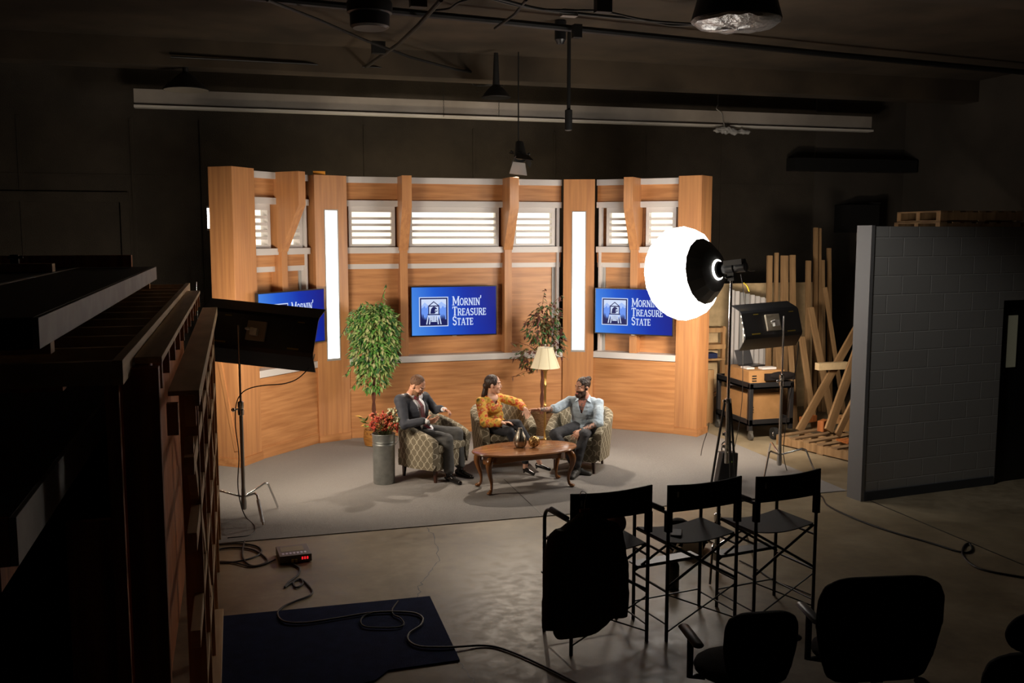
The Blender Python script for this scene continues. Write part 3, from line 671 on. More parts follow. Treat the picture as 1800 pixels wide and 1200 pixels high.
wb.build('wire', 'gold', t)
MB().ell((0, 0, .066), (.048, .048, .048)).build('core', mat('dark_gold', (.25, .14, .04), .5), t)
# floor lamp
t = thing('floor_lamp', 'brass floor lamp with cream shade behind the middle armchairs', 'lamp', (4.07, 12.55, 0))
MB().lathe([(.14, 0), (.14, .015), (.10, .03), (.03, .045), (.018, .07), (.016, .5), (.024, .52), (.016, .54), (.018, .78), (.03, .80), (.018, .82), (.022, .95), (.028, 1.0), (.045, 1.005), (.05, 1.02), (.028, 1.03), (.02, 1.08), (.012, 1.1)], 20).build('pole', mat('brass', (.55, .35, .12), .28, 1.), t)
sh = MB()
for i, (a, z) in enumerate([(.20, 1.05), (.19, 1.08), (.165, 1.15), (.13, 1.24), (.105, 1.32)]): pass
prof = [(.205, 1.045), (.188, 1.085), (.160, 1.16), (.128, 1.25), (.105, 1.325)]
NP = 24
for r0, z in prof: sh.v += [V((r0*(1+.018*math.cos(8*2*PI*k/NP))*math.cos(2*PI*k/NP), r0*(1+.018*math.cos(8*2*PI*k/NP))*math.sin(2*PI*k/NP), z)) for k in range(NP)]
for i in range(4):
    for k in range(NP): sh.f.append([i*NP+k, i*NP+(k+1) % NP, (i+1)*NP+(k+1) % NP, (i+1)*NP+k]); sh.m.append(0)
sh.build('lamp_shade', mat('cream_shade', (.70, .64, .46), .8), t)
rb = MB()
for k in range(8):
    a = 2*PI*k/8; rb.tube([(r0*1.022*math.cos(a), r0*1.022*math.sin(a), z) for r0, z in prof], .003, 5)
rb.build('shade_ribs', mat('shade_rib', (.50, .44, .30), .8), t)
MB().tube([(0, 0, 1.1), (0, 0, 1.335)], .004).tube([(.1, 0, 1.32), (-.1, 0, 1.32)], .003).ell((0, 0, 1.35), (.012, .012, .02)).build('finial', 'steel', t)
M['wicker'] = mat('wicker', (.20, .10, .035), .7, col2=(.09, .04, .012), scale=1, stretch=(30, 30, 90), bump=.8, bscale=1)
# ------------------------------------------------------------ plants
def leaves(mb, pts, size, rnd, mis, droop=.6, width=.42):
    for p, out in pts:
        s = size*rnd.uniform(.7, 1.25); d = (out+V((rnd.gauss(0, .5), rnd.gauss(0, .5), -droop+rnd.gauss(0, .4)))).normalized()
        x, y, z = frame_of(d, V((rnd.gauss(0, .3), rnd.gauss(0, .3), 1))); mi = rnd.choice(mis)
        q = [p, p+d*s*.35+x*s*width*.5-y*s*.05, p+d*s-y*s*.12, p+d*s*.35-x*s*width*.5-y*s*.05, p+d*s*.4+y*s*.05]
        mb.add(q, [(0, 1, 4), (1, 2, 4), (2, 3, 4), (3, 0, 4)], mi)
def leafm(name, c, r=.5):
    m = mat(name, c, r); m.node_tree.nodes['Principled BSDF'].inputs['Subsurface Weight'].default_value = 0; return m
M['lf1'] = leafm('leaf_green', (.12, .34, .06)); M['lf2'] = leafm('leaf_dark', (.04, .14, .04)); M['lf3'] = leafm('leaf_variegated', (.36, .48, .16)); M['lf4'] = leafm('leaf_cream', (.50, .52, .25))
M['lf5'] = leafm('leaf_burgundy', (.11, .035, .025)); M['lf6'] = leafm('leaf_olive', (.10, .11, .03)); M['lf7'] = leafm('leaf_brown', (.20, .11, .04))
M['bark'] = mat('bark', (.17, .055, .03), .8, col2=(.07, .02, .01), scale=1, stretch=(20, 20, 4), bump=.4, bscale=2)
def tree(label, loc, trunk, blobs, nl, size, mis, seed, pot, branch_seed=1, lean=(0, 0), sprigs=()):
    rnd = random.Random(seed); t = thing('potted_tree', label, 'potted plant', loc)
    tb = MB()
    for k in range(2): tb.tube(spline([V((.012*math.cos(3*i+k*PI)+lean[0]*i/5, .012*math.sin(3*i+k*PI)+lean[1]*i/5, .12+trunk*i/5)) for i in range(6)], 4), .017, 8)
    top = V((lean[0], lean[1], .12+trunk))
    for c, r_ in blobs:
        c = V(c); tb.tube(spline([top-V((0, 0, .1)), top.lerp(c, .5)+V((rnd.gauss(0, .02), rnd.gauss(0, .02), .02)), c+V((0, 0, r_[2]*.4))], 4), [.012]*9, 6)
    tb.build('trunk', 'bark', t)
    fm = MB(); pts = []
    tot = sum(r_[0]*r_[1]*r_[2] for c, r_ in blobs)
    for c, r_ in blobs:
        for _ in range(int(nl*r_[0]*r_[1]*r_[2]/tot)):
            u = V((rnd.gauss(0, 1), rnd.gauss(0, 1), rnd.gauss(0, 1))).normalized(); k = rnd.uniform(.35, 1)**.5
            pts.append((V(c)+V((u.x*r_[0], u.y*r_[1], u.z*r_[2]))*k, V((u.x, u.y, u.z*.4))*.8))
    for a_, b_ in sprigs:
        a_ = V(a_); b_ = V(b_); tbm = fm
        fm.tube([a_, a_.lerp(b_, .5)+V((0, 0, .02)), b_], .003, 4, mi=len(mis_all)-1)
        for j in range(9): pts.append((a_.lerp(b_, (j+1)/9), V((rnd.gauss(0, .6), rnd.gauss(0, .6), rnd.gauss(0, .4)))))
    leaves(fm, pts, size, rnd, mis); fm.build('foliage', [M[k] for k in mis_all], t, smooth=False, recalc=False)
    if pot == 'woven': MB().lathe([(.10, 0), (.13, .01), (.15, .10), (.14, .20), (.145, .22), (.13, .22), (.12, .18)], 20).build('pot', mat('orange_weave', (.50, .24, .05), .6, col2=(.25, .10, .02), scale=1, stretch=(6, 6, 60)), t)
    else: MB().lathe([(.12, 0), (.135, .02), (.165, .30), (.175, .33), (.16, .33), (.14, .12)], 24).build('pot', 'wicker', t)
    mo = MB().lathe([(.0, .17), (.12, .175), (.13, .16)], 14); leaves(mo, [(V((rnd.uniform(-.13, .13), rnd.uniform(-.13, .13), .18+rnd.uniform(0, .03))), V((rnd.gauss(0, 1), rnd.gauss(0, 1), .8))) for _ in range(60)], .05, rnd, [0])
    mo.build('moss', mat('dry_moss', (.16, .06, .03), .9), t)
    return t
mis_all = ['lf1', 'lf2', 'lf3', 'lf4', 'lf5', 'lf6', 'lf7', 'bark']
tree('tall potted tree with variegated green leaves before the left wall bay', (1.77, 13.02, 0), .95, [((.02, 0, 1.62), (.36, .28, .34)), ((.02, -.02, 1.30), (.34, .26, .34)), ((-.0, 0, .98), (.23, .18, .24)), ((.12, 0, 1.78), (.16, .15, .16)), ((-.14, 0, 1.72), (.18, .15, .16))], 3600, .082, [0, 0, 0, 1, 2, 2, 3, 2, 1], 3, 'woven',
     sprigs=[((.1, 0, 1.9), (.19, 0, 2.16)), ((-.3, 0, 1.7), (-.42, 0, 1.52)), ((-.2, 0, 1.2), (-.38, 0, .98)), ((-.1, 0, 1.0), (-.30, 0, .80)), ((.3, 0, 1.7), (.38, 0, 1.4))])
tree('potted tree with sparse burgundy and green leaves behind the floor lamp', (4.18, 13.06, 0), 1.0, [((.08, 0, 1.72), (.22, .18, .20)), ((-.02, 0, 1.55), (.26, .2, .24)), ((.12, 0, 1.38), (.22, .18, .28)), ((-.12, 0, 1.12), (.26, .18, .18))], 900, .08, [4, 4, 5, 6, 1, 4, 1, 5], 8, 'plain', lean=(.02, 0),
     sprigs=[((.0, 0, 1.8), (.05, 0, 2.10)), ((.1, 0, 1.8), (.30, 0, 2.0)), ((.2, 0, 1.5), (.38, 0, 1.2)), ((-.2, 0, 1.3), (-.46, 0, 1.34)), ((-.2, 0, 1.1), (-.45, -.05, 1.14)), ((-.1, 0, .95), (-.44, -.05, .86)), ((.1, 0, 1.2), (.36, 0, 1.1)), ((.25, 0, 1.6), (.34, 0, 1.42))])
# galvanised bucket and its flowers
M['galv'] = mat('galvanised_metal', (.42, .44, .43), .38, .85, col2=(.33, .35, .34), scale=14)
t = thing('metal_bucket', 'tall galvanised metal bucket at the left armchair holding dried flowers', 'bucket', (1.60, 10.98, 0))
MB().lathe([(.122, 0), (.125, .01), (.127, .44), (.134, .45), (.134, .462), (.128, .47), (.128, .485), (.134, .49), (.13, .50), (.133, .575), (.138, .58), (.133, .585), (.126, .575), (.12, .10), (0, .10)], 32).build('body', 'galv', t)
MB().tube(spline([(.12, -.06, .56), (.155, -.07, .54), (.15, -.085, .50), (.12, -.10, .47), (.09, -.12, .50)]), .005).build('handle', 'galv', t)
rnd = random.Random(11)
M['red1'] = leafm('petal_red', (.38, .05, .03)); M['red2'] = leafm('petal_coral', (.55, .14, .08)); M['sage'] = leafm('eucalyptus', (.42, .42, .27)); M['yel'] = leafm('yellow_leaf', (.55, .34, .05))
t = thing('dried_flowers', 'bunch of red and sage dried flowers in the galvanised bucket', 'flowers', (1.60, 10.98, .60))
stm = MB(); CL = []; lv = MB(); pts = []
for k in range(34):
    a = rnd.uniform(0, 2*PI); r_ = rnd.uniform(.03, .20); z = rnd.uniform(.05, .24)-abs(r_-.1)*.3; e_ = V((r_*math.cos(a), r_*math.sin(a)*.8, z))
    stm.tube([V((e_.x*.15, e_.y*.15, -.35)), V((e_.x*.35, e_.y*.35, -.02)), e_], .003, 5)
    if e_.x < .12:
        if rnd.random() < .72:
            CL.append((e_, .019, 9, rnd.choice(['red1', 'red1', 'red2'])))
    else:
        CL.append((e_, .022, 7, 'sage'))
    for j in range(7): pts.append((e_*rnd.uniform(.3, 1), V((math.cos(a), math.sin(a), .5))))
for k in range(5):
    CL.append((V((.15, -.05, .10-.02*k)), .010, 3, 'red1'))
for dx, dz in ((.08, .28), (.12, .26), (.15, .20), (.17, .13), (.10, .20), (.18, .08), (.13, .16)):
    CL.append((V((dx, 0, dz-.03)), .022, 8, 'sage'))
    stm.tube([V((.02, 0, -.2)), V((dx*.5, 0, 0)), V((dx, 0, dz))], .003, 5)
leaves(lv, pts, .06, rnd, [0, 1, 2, 3, 3, 2], droop=-.1)
leaves(lv, [(V((-.20+rnd.gauss(0, .03), 0, .15+rnd.gauss(0, .03))), V((-1, 0, .3))) for _ in range(14)], .08, rnd, [2, 4, 0], droop=-.1)
stm.build('stems', 'lf6', t); 
for e_, sp, nn_, mm_ in CL:
    fl = MB(); fl.ell(e_, (sp*.8, sp*.8, sp*.9), nu=7, nv=5)
    for j in range(nn_): fl.ell(e_+V((rnd.gauss(0, sp), rnd.gauss(0, sp), rnd.gauss(0, sp*1.1))), (.011, .011, .012), nu=6, nv=4)
    fl.build('berry_cluster', mm_, t)
lv.build('leaves', ['lf6', 'lf5', 'yel', 'red1', 'lf1'], t, smooth=False, recalc=False)
# ------------------------------------------------------------ people
def fuse(mb, name, ms, parent, loc, vox=.008, sm=4, matfn=None, cut=None, wob=0., wsc=9., solid=0., smooth=True):
    loc = V(loc); s = len(mb.v)
    me = bpy.data.meshes.new('tmp'); me.from_pydata([tuple(p-loc) for p in mb.v], [], mb.f)
    bm = bmesh.new(); bm.from_mesh(me); bmesh.ops.recalc_face_normals(bm, faces=bm.faces); bm.to_mesh(me); bm.free()
    o = bpy.data.objects.new('tmp', me); COL.objects.link(o)
    r = o.modifiers.new('r', 'REMESH'); r.mode = 'VOXEL'; r.voxel_size = vox
    if sm: k = o.modifiers.new('s', 'SMOOTH'); k.iterations = sm; k.factor = .5
    dg = bpy.context.evaluated_depsgraph_get(); me2 = bpy.data.meshes.new_from_object(o.evaluated_get(dg)); bpy.data.objects.remove(o)
    me2.name = name
    if wob:
        nn = [v.normal.copy() for v in me2.vertices]
        for v, n_ in zip(me2.vertices, nn):
            p = v.co+loc; a = noise.noise(V((p.x*wsc, p.y*wsc, p.z*wsc*.8)))+.5*noise.noise(V((p.x*wsc*2.1+7, p.y*wsc*2.1, p.z*wsc*3)))
            v.co += n_*a*wob
    me2.materials.clear()
    for m_ in (ms if isinstance(ms, (list, tuple)) else [ms]): me2.materials.append(M[m_] if isinstance(m_, str) else m_)
    if matfn: me2.polygons.foreach_set('material_index', [matfn(p.center+loc) for p in me2.polygons])
    else: me2.polygons.foreach_set('material_index', [0]*len(me2.polygons))
    if cut:
        bm = bmesh.new(); bm.from_mesh(me2); kill = [f for f in bm.faces if cut(f.calc_center_median()+loc)]
        bmesh.ops.delete(bm, geom=kill, context='FACES'); bm.to_mesh(me2); bm.free()
    me2.polygons.foreach_set('use_smooth', [smooth]*len(me2.polygons))
    ob = bpy.data.objects.new(name, me2); COL.objects.link(ob)
    if parent: ob.parent = parent
    else: ob.location = loc
    if solid: q = ob.modifiers.new('solid', 'SOLIDIFY'); q.thickness = solid; q.offset = -1
    return ob
def hand(mb, w_, d, n, thumb, curl=(20, 25, 20), spread=.12, s=1., point=None, thumb_open=.5):
    w_ = V(w_); d = V(d).normalized(); n = V(n); n = (n-d*n.dot(d)).normalized(); t = d.cross(n)*thumb
    offs = (.030, .010, -.010, -.029); L = (.074, .083, .077, .060); r0 = .0105*s
    for i, o in enumerate(offs):
        b = w_+t*o*.6*s; k = w_+d*(.088-.004*abs(i-1))*s+t*o*s
        mb.cap(b, k, .013*s, .0125*s)
        dd = (d+t*spread*(1.5-i)*.6).normalized(); cc = curl if not (point and i == 0) else (4, 6, 4)
        p = k; a = 0
        for j, (fr, an) in enumerate(zip((.45, .31, .24), cc)):
            a += an+(i*3 if not (point and i == 0) else 0); v = (dd*math.cos(R(a))+n*math.sin(R(a))).normalized(); q = p+v*L[i]*fr*s
            mb.cap(p, q, r0*(1-.10*j), r0*(.92-.10*j)); p = q
    mb.ell(w_+d*.045*s, (.034*s, .045*s, .014*s), (t, d, n))
    p = w_+d*.022*s+t*.022*s; q = p+(d*.55+t*thumb_open*1.4+n*.25).normalized()*.040*s; e = q+(d*.8+t*thumb_open*.7+n*.3).normalized()*.032*s
    mb.cap(p, q, .014*s, .012*s); mb.cap(q, e, .0115*s, .0095*s)
def head(mb, c, f, u, neck, nr=.055, jaw=1.):
    c = V(c); f = V(f).normalized(); u = V(u); u = (u-f*u.dot(f)).normalized(); x = f.cross(u)
    A = (x, f, u)
    mb.ell(c+u*.028-f*.012, (.074, .094, .092), A); mb.ell(c-u*.03+f*.022, (.060*jaw, .068, .082), A)
    mb.ell(c-u*.078+f*.038, (.044*jaw, .042, .032), A); mb.ell(c-u*.098+f*.062, (.022*jaw, .018, .016), A)
    mb.cap(c+f*.084+u*.012, c+f*.099-u*.026, .0075, .0105); mb.ell(c+f*.091-u*.030, (.0155, .010, .008), A)
    for s in (-1, 1):
        mb.cap(c+f*.084+u*.028+x*s*.015, c+f*.072+u*.028+x*s*.045, .0085, .0075)
        mb.ell(c+f*.060-u*.026+x*s*.036, (.020, .024, .022), A)
        mb.ell(c+x*s*.074-u*.008-f*.008, (.009, .018, .030), A)
        mb.ell(c+f*.077+u*.008+x*s*.031, (.014, .010, .008), A)
    mb.ell(c+f*.086-u*.056, (.023, .011, .006), A); mb.ell(c+f*.085-u*.066, (.020, .011, .006), A)
    mb.cap(c-u*.06-f*.02, neck, nr, nr*1.12)
    return c, f, u, x
def face_region(H, p):
    c, f, u, x = H; d = p-c; a, b, k = d.dot(x), d.dot(f), d.dot(u)
    if b > .05:
        for s in (-1, 1):
            e = math.hypot(a-s*.031, k-.008)
            if e < .0048: return 'iris'
            if abs(a-s*.031) < .0105 and abs(k-.008) < .0035: return 'eye'
            if abs(a-s*.031) < .018 and abs(k-.029) < .0048: return 'brow'
        if abs(a) < .022 and abs(k+.061) < .0075: return 'lip'
    return None
M['skin'] = mat('skin', (.60, .31, .20), .5, col2=(.52, .25, .155), scale=14); M['skin2'] = mat('skin_fair', (.72, .43, .31), .5, col2=(.66, .37, .26), scale=14)
M['lip'] = mat('lips', (.45, .13, .10), .45); M['eye'] = mat('eye_white', (.7, .68, .64), .25); M['iris'] = mat('iris', (.02, .012, .008), .15); M['browm'] = mat('eyebrow', (.06, .03, .015), .8)
M['beard_l'] = mat('short_beard', (.20, .09, .04), .8, col2=(.30, .16, .09), scale=60); M['beard_d'] = mat('dark_beard', (.045, .022, .014), .85, col2=(.09, .045, .028), scale=60, bump=.5, bscale=120)
M['hair_b'] = mat('brown_hair', (.085, .035, .015), .6, col2=(.16, .075, .035), scale=1, stretch=(50, 50, 20), bump=.6, bscale=2); M['hair_d'] = mat('dark_hair', (.018, .009, .006), .42, col2=(.04, .02, .012), scale=1, stretch=(50, 50, 12), bump=.5, bscale=2)
M['tattoo'] = mat('tattooed_skin', (.10, .085, .08), .55, col2=(.50, .27, .19), scale=42, lo=.42, hi=.54, det=2); M['tattoo_r'] = mat('tattooed_chest', (.12, .10, .10), .55, col2=(.50, .20, .14), scale=40, lo=.4, hi=.55)
M['suit'] = mat('navy_jacket', (.028, .032, .046), .75, sheen=.1, bump=.15, bscale=150); M['suitp'] = mat('grey_trousers', (.085, .085, .085), .8, bump=.2, bscale=150)
M['shirt'] = mat('white_shirt', (.75, .76, .80), .6); M['tie'] = mat('burgundy_tie', (.16, .015, .025), .5, col2=(.07, .008, .015), scale=1, stretch=(60, 60, 30))
M['denim'] = mat('pale_denim_shirt', (.40, .50, .60), .8, col2=(.50, .60, .69), scale=7, bump=.3, bscale=30); M['jeans'] = mat('black_jeans', (.040, .040, .046), .8, col2=(.06, .06, .068), scale=14)
M['leather'] = mat('black_leather', (.010, .009, .009), .18); M['boot'] = mat('grey_boot', (.05, .048, .045), .5); M['tights'] = mat('black_trousers', (.015, .016, .022), .75)
def floral():
    m = mat('floral_blouse', (.7, .35, .05), .7); nt = m.node_tree; b = nt.nodes['Principled BSDF']; tc = nt.nodes.new('ShaderNodeTexCoord')
    v = nt.nodes.new('ShaderNodeTexVoronoi'); v.inputs['Scale'].default_value = 17; n = nt.nodes.new('ShaderNodeTexNoise'); n.inputs['Scale'].default_value = 17; n.inputs['Detail'].default_value = 3
    nt.links.new(tc.outputs['Object'], n.inputs[0])
    r = nt.nodes.new('ShaderNodeValToRGB'); e = r.color_ramp.elements; e[0].position = .30; e[0].color = (.16, .16, .03, 1); e[1].position = .72; e[1].color = (.75, .48, .26, 1)
    for p, c in ((.38, (.62, .36, .05)), (.45, (.76, .46, .08)), (.53, (.76, .36, .05)), (.56, (.66, .06, .02)), (.62, (.66, .10, .03)), (.66, (.74, .44, .16))):
        k = e.new(p); k.color = (*c, 1)
    nt.links.new(n.outputs[0], r.inputs[0]); nt.links.new(r.outputs[0], b.inputs['Base Color']); return m
M['floral'] = floral()
def shoe(mb, heel, toe, w_=.042, h=.045):
    heel = V(heel); toe = V(toe); d = (toe-heel).normalized()
    mb.cap(heel+V((0, 0, .035)), heel+d*.10+V((0, 0, .040)), w_*.9, w_); mb.cap(heel+d*.08+V((0, 0, .03)), toe+V((0, 0, .018))-d*.02, w_*1.02, w_*.72)
def limb(mb, pts, rs):
    for (a, b), (c, d) in zip(zip(pts, pts[1:]), zip(rs, rs[1:])): mb.cap(a, b, c, d, 14)
MZ = .0085
# --- man in the suit
LC = V((2.14, 11.2, 0))
rsh, lsh, relb, lelb = V((1.80, 11.0, .965)), V((2.13, 11.23, .945)), V((1.83, 10.86, .70)), V((2.25, 11.17, .80))
rwr, lwr = V((2.05, 10.76, .75)), V((2.31, 10.98, .835)); nk = V((1.955, 11.10, 1.0)); hc = V((2.005, 11.0, 1.125))
rhip, lhip, rkn, lkn = V((2.03, 11.08, .53)), V((2.16, 11.24, .53)), V((2.32, 10.86, .50)), V((2.50, 11.10, .52))
ran, lan = V((2.34, 10.84, .12)), V((2.52, 11.06, .12))
af = V((.57, -.82, 0)).normalized(); ax_ = V((.82, .57, 0)).normalized(); TU = V((-.10, .0, 1)).normalized()
b = MB(); H = head(b, hc, (.60, -.52, -.50), (.45, -.35, .9), nk)
b.cap(nk, V((2.08, 11.17, .55)), .07, .10)
limb(b, [rsh, relb, rwr], [.04, .035, .026]); limb(b, [lsh, lelb, lwr], [.04, .035, .026]); limb(b, [V((2.08, 11.17, .55)), rhip, rkn, ran], [.08, .07, .05, .035]); limb(b, [V((2.08, 11.17, .55)), lhip, lkn, lan], [.08, .07, .05, .035])
b.cap(nk-V((0, 0, .02)), rsh, .05, .04); b.cap(nk-V((0, 0, .02)), lsh, .05, .04)
b.cap(ran, ran-V((0, 0, .06)), .035); b.cap(lan, lan-V((0, 0, .06)), .035)
hand(b, rwr, (.93, -.20, .02), (.1, .75, .5), 1, (12, 16, 12), spread=.35, thumb_open=.8)
hand(b, lwr, (.55, -.75, -.15), (-.5, -.1, -.8), -1, (25, 38, 25), spread=.2)
def mf(p):
    r = face_region(H, p); c, f, u, x = H; d = p-c; bb, k = d.dot(f), d.dot(u)
    if r: return {'iris': 2, 'eye': 1, 'brow': 3, 'lip': 4}[r]
    if (p-c).length < .15 and k < -.040 and bb > .0 and not (k > -.05 and bb > .095): return 5
    return 0
P1 = fuse(b, 'person', ['skin', 'eye', 'iris', 'browm', 'lip', 'beard_l'], None, LC, .0055, 3, mf); tag(P1, 'person in navy suit jacket and burgundy tie looking down at his gesturing hands', 'person')
c, f, u, x = H
h = MB(); h.ell(c+u*.040-f*.022, (.079, .094, .088), (x, f, u))
fuse(h, 'hair', 'hair_b', P1, LC, .006, 2, cut=lambda p: (p-c).dot(f) > .052+.0*(p-c).dot(u) and (p-c).dot(u) < .075 or (p-c).dot(u) < .0 and (p-c).dot(f) > -.03)
def torso(mb, hipc, chestc, neckc, l, r, g=0., w1=.165, w2=.185, dep=.12):
    mb.ell(hipc+V((0, 0, .03)), (w1+g, dep+.015+g, .10), (ax_, af, TU)); mb.ell(hipc.lerp(chestc, .5), (w1-.01+g, dep+g, .15), (ax_, af, TU))
    mb.ell(chestc, (w2+g, dep+.005+g, .16), (ax_, af, TU)); mb.cap(l, r, .062+g, .062+g); mb.cap(l, neckc-V((0, 0, .01)), .055+g, .05+g); mb.cap(r, neckc-V((0, 0, .01)), .055+g, .05+g)
hipc, chestc = V((2.08, 11.17, .53)), V((1.985, 11.10, .82))
s = MB(); torso(s, hipc, chestc, nk, lsh.lerp(nk, .3), rsh.lerp(nk, .3)); s.cap(nk-V((0, 0, .03)), nk+V((.012, -.02, .025)), .062, .064)
limb(s, [relb.lerp(rwr, .75), rwr-V((.0, 0, 0)), rwr+V((.02, -.01, 0))], [.034, .034, .034]); limb(s, [lelb.lerp(lwr, .75), lwr, lwr+V((.01, -.02, 0))], [.03, .03, .03])
fuse(s, 'shirt', 'shirt', P1, LC, .007, 3)
j = MB(); torso(j, hipc-V((0, 0, .02)), chestc, nk, lsh, rsh, g=.012); limb(j, [rsh, relb, rwr-V((.025, -.012, 0))], [.074, .060, .046]); limb(j, [lsh, lelb, lwr-V((.02, -.05, 0))], [.070, .056, .045])
j.ell(hipc-V((0, 0, -.0))-af*.02, (.20, .16, .10), (ax_, af, TU))
def vcut(p):
    a = (p-chestc).dot(ax_)-.012; z = p.z; fr = (p-chestc).dot(af)
    if fr > .02 and .60 < z < 1.02 and abs(a) < .012+.085*(z-.60)/.36: return True
    return (p-nk).length < .10 and z > .985
fuse(j, 'jacket', 'suit', P1, LC, .008, 4, cut=vcut, wob=.006, wsc=11, solid=.008)
tb = MB(); base = [nk+af*.062+V((.01, -.012, -.02)), chestc+af*.135+V((0, 0, .07)), chestc+af*.150-V((0, 0, .04)), chestc+af*.155-V((-.02, 0, .16)), hipc+af*.15+V((0, 0, .07))]
wd = [.016, .020, .025, .028, .024]
for (p, q), (a_, b_) in zip(zip(base, base[1:]), zip(wd, wd[1:])):
    tb.add([p-ax_*a_, p+ax_*a_, q+ax_*b_, q-ax_*b_, p-ax_*a_-af*.008, p+ax_*a_-af*.008, q+ax_*b_-af*.008, q-ax_*b_-af*.008], [(0, 1, 2, 3), (4, 7, 6, 5), (0, 4, 5, 1), (1, 5, 6, 2), (2, 6, 7, 3), (3, 7, 4, 0)])
tb.obox(base[0], (.05, .03, .04), (ax_, af, TU)); tb.v = [p-LC for p in tb.v]; tb.build('tie', 'tie', P1)
q = MB(); q.ell(hipc-V((0, 0, .02)), (.17, .14, .085), (ax_, af, TU)); limb(q, [hipc, rhip, rkn, ran+V((0, 0, .03))], [.09, .09, .076, .066]); limb(q, [hipc, lhip, lkn, lan+V((0, 0, .03))], [.09, .09, .076, .064])
fuse(q, 'trousers', 'suitp', P1, LC, .008, 4, wob=.006, wsc=10)
for an, to in ((ran, V((2.43, 10.63, MZ))), (lan, V((2.63, 10.86, MZ)))):
    k = MB(); he = V((an.x, an.y, MZ+.005))+(V((an.x, an.y, MZ))-to).normalized()*.04; shoe(k, he, to); k.cap(he+V((0, 0, .04))+(to-he)*.15, he+V((0, 0, .08))+(to-he)*.15, .045, .042)
    fuse(k, 'shoe', 'leather', P1, LC, .006, 2)
# --- woman in the floral blouse
LC = V((3.12, 11.45, 0)); af = V((.30, -.95, 0)).normalized(); ax_ = V((.95, .30, 0)).normalized(); TU = V((0, .05, 1)).normalized()
rsh, lsh, relb, lelb = V((2.86, 11.38, .835)), V((3.14, 11.46, .855)), V((2.87, 11.22, .60)), V((3.36, 11.43, .78))
rwr, lwr = V((3.05, 11.06, .62)), V((3.395, 11.25, .735)); nk = V((3.015, 11.44, .895)); hc = V((3.03, 11.41, 1.035))
hipc, chestc = V((3.06, 11.46, .50)), V((3.00, 11.43, .76))
rhip, lhip, lkn, rkn = V((2.98, 11.42, .50)), V((3.15, 11.44, .50)), V((3.22, 11.02, .60)), V((3.12, 10.98, .52))
ran, lan = V((3.30, 10.94, .14)), V((3.42, 10.82, .22))
b = MB(); H = head(b, hc, (.92, -.38, -.03), (0, 0, 1), nk, .044, .9); b.cap(nk, hipc, .06, .10)
b.ell(nk-V((0, 0, .04))+af*.015, (.10, .06, .05), (ax_, af, TU))
limb(b, [nk-V((0, 0, .03)), rsh, relb, rwr], [.045, .038, .032, .023]); limb(b, [nk-V((0, 0, .03)), lsh, lelb, lwr], [.045, .038, .032, .023])
limb(b, [hipc, rhip, rkn, ran, ran-V((0, 0, .07))], [.08, .075, .052, .033, .03]); limb(b, [hipc, lhip, lkn, lan, lan+V((.02, -.02, -.07))], [.08, .075, .052, .033, .03])
hand(b, rwr, (.55, -.45, .12), (.0, -.2, -1), -1, (14, 20, 12), s=.9); hand(b, lwr, (.15, -.55, -.75), (-.3, -.5, .3), 1, (10, 18, 14), s=.9)
fw = lambda p: {'iris': 2, 'eye': 1, 'brow': 3, 'lip': 4}.get(face_region(H, p), 0)
P2 = fuse(b, 'person', ['skin2', 'eye', 'iris', 'browm', 'lip'], None, LC, .0055, 3, fw); tag(P2, 'person in yellow and red floral blouse and black trousers with dark tied hair', 'person')
c, f, u, x = H
h = MB(); h.ell(c+u*.034-f*.022, (.083, .098, .092), (x, f, u)); h.ell(c-f*.09-u*.02, (.045, .045, .045), (x, f, u))
h.cap(c-f*.09-u*.03, c-f*.11-u*.13, .035, .040); h.cap(c-f*.11-u*.13, c-f*.16-u*.26+V((0, .02, 0)), .038, .012)
fuse(h, 'hair', 'hair_d', P2, LC, .006, 2, cut=lambda p: (p-c).dot(f) > .062+.25*max(0, (p-c).dot(u)-.03) and (p-c).dot(u) < .066 or (-.12 < (p-c).dot(u) < -.005 and (p-c).dot(f) > -.028))
s = MB(); torso(s, hipc, chestc, nk-V((0, 0, .02)), lsh, rsh, g=-.01, w1=.165, w2=.155, dep=.11)
s.ell(chestc+af*.075-V((0, 0, .015)), (.125, .055, .07), (ax_, af, TU))
s.ell(hipc+af*.03-V((0, 0, .0)), (.18, .16, .10), (ax_, af, TU))
limb(s, [rsh, relb, relb.lerp(rwr, .75)], [.062, .064, .058]); limb(s, [lsh, lelb, lelb.lerp(lwr, .6)], [.060, .060, .050])
def wc(p):
    a = (p-nk).dot(ax_); fr = (p-nk).dot(af)
    return (p-nk).length < .072 or (fr > .0 and p.z > .80 and abs(a) < .065*(p.z-.78)/.10)
fuse(s, 'blouse', 'floral', P2, LC, .0075, 3, cut=wc, wob=.009, wsc=13, solid=.005)
q = MB(); q.ell(hipc-V((0, 0, .0)), (.165, .15, .09), (ax_, af, TU)); limb(q, [hipc, rhip, rkn, ran+V((0, 0, .02))], [.09, .088, .062, .045]); limb(q, [hipc, lhip, lkn, lan+V((0, 0, .03))], [.09, .086, .064, .045])
fuse(q, 'trousers', 'tights', P2, LC, .008, 4, wob=.004, wsc=10)
for an, to in ((ran, V((3.36, 10.80, MZ+.01))), (lan, V((3.52, 10.68, .09)))):
    k = MB(); he = V((an.x, an.y, to.z+.012)); k.cap(he+V((0, 0, .03)), to+V((0, 0, .015)), .033, .022); k.cap(he+V((0, 0, .03)), he+V((-.01, .02, -.01)), .022, .012)
    fuse(k, 'shoe', 'leather', P2, LC, .006, 2)
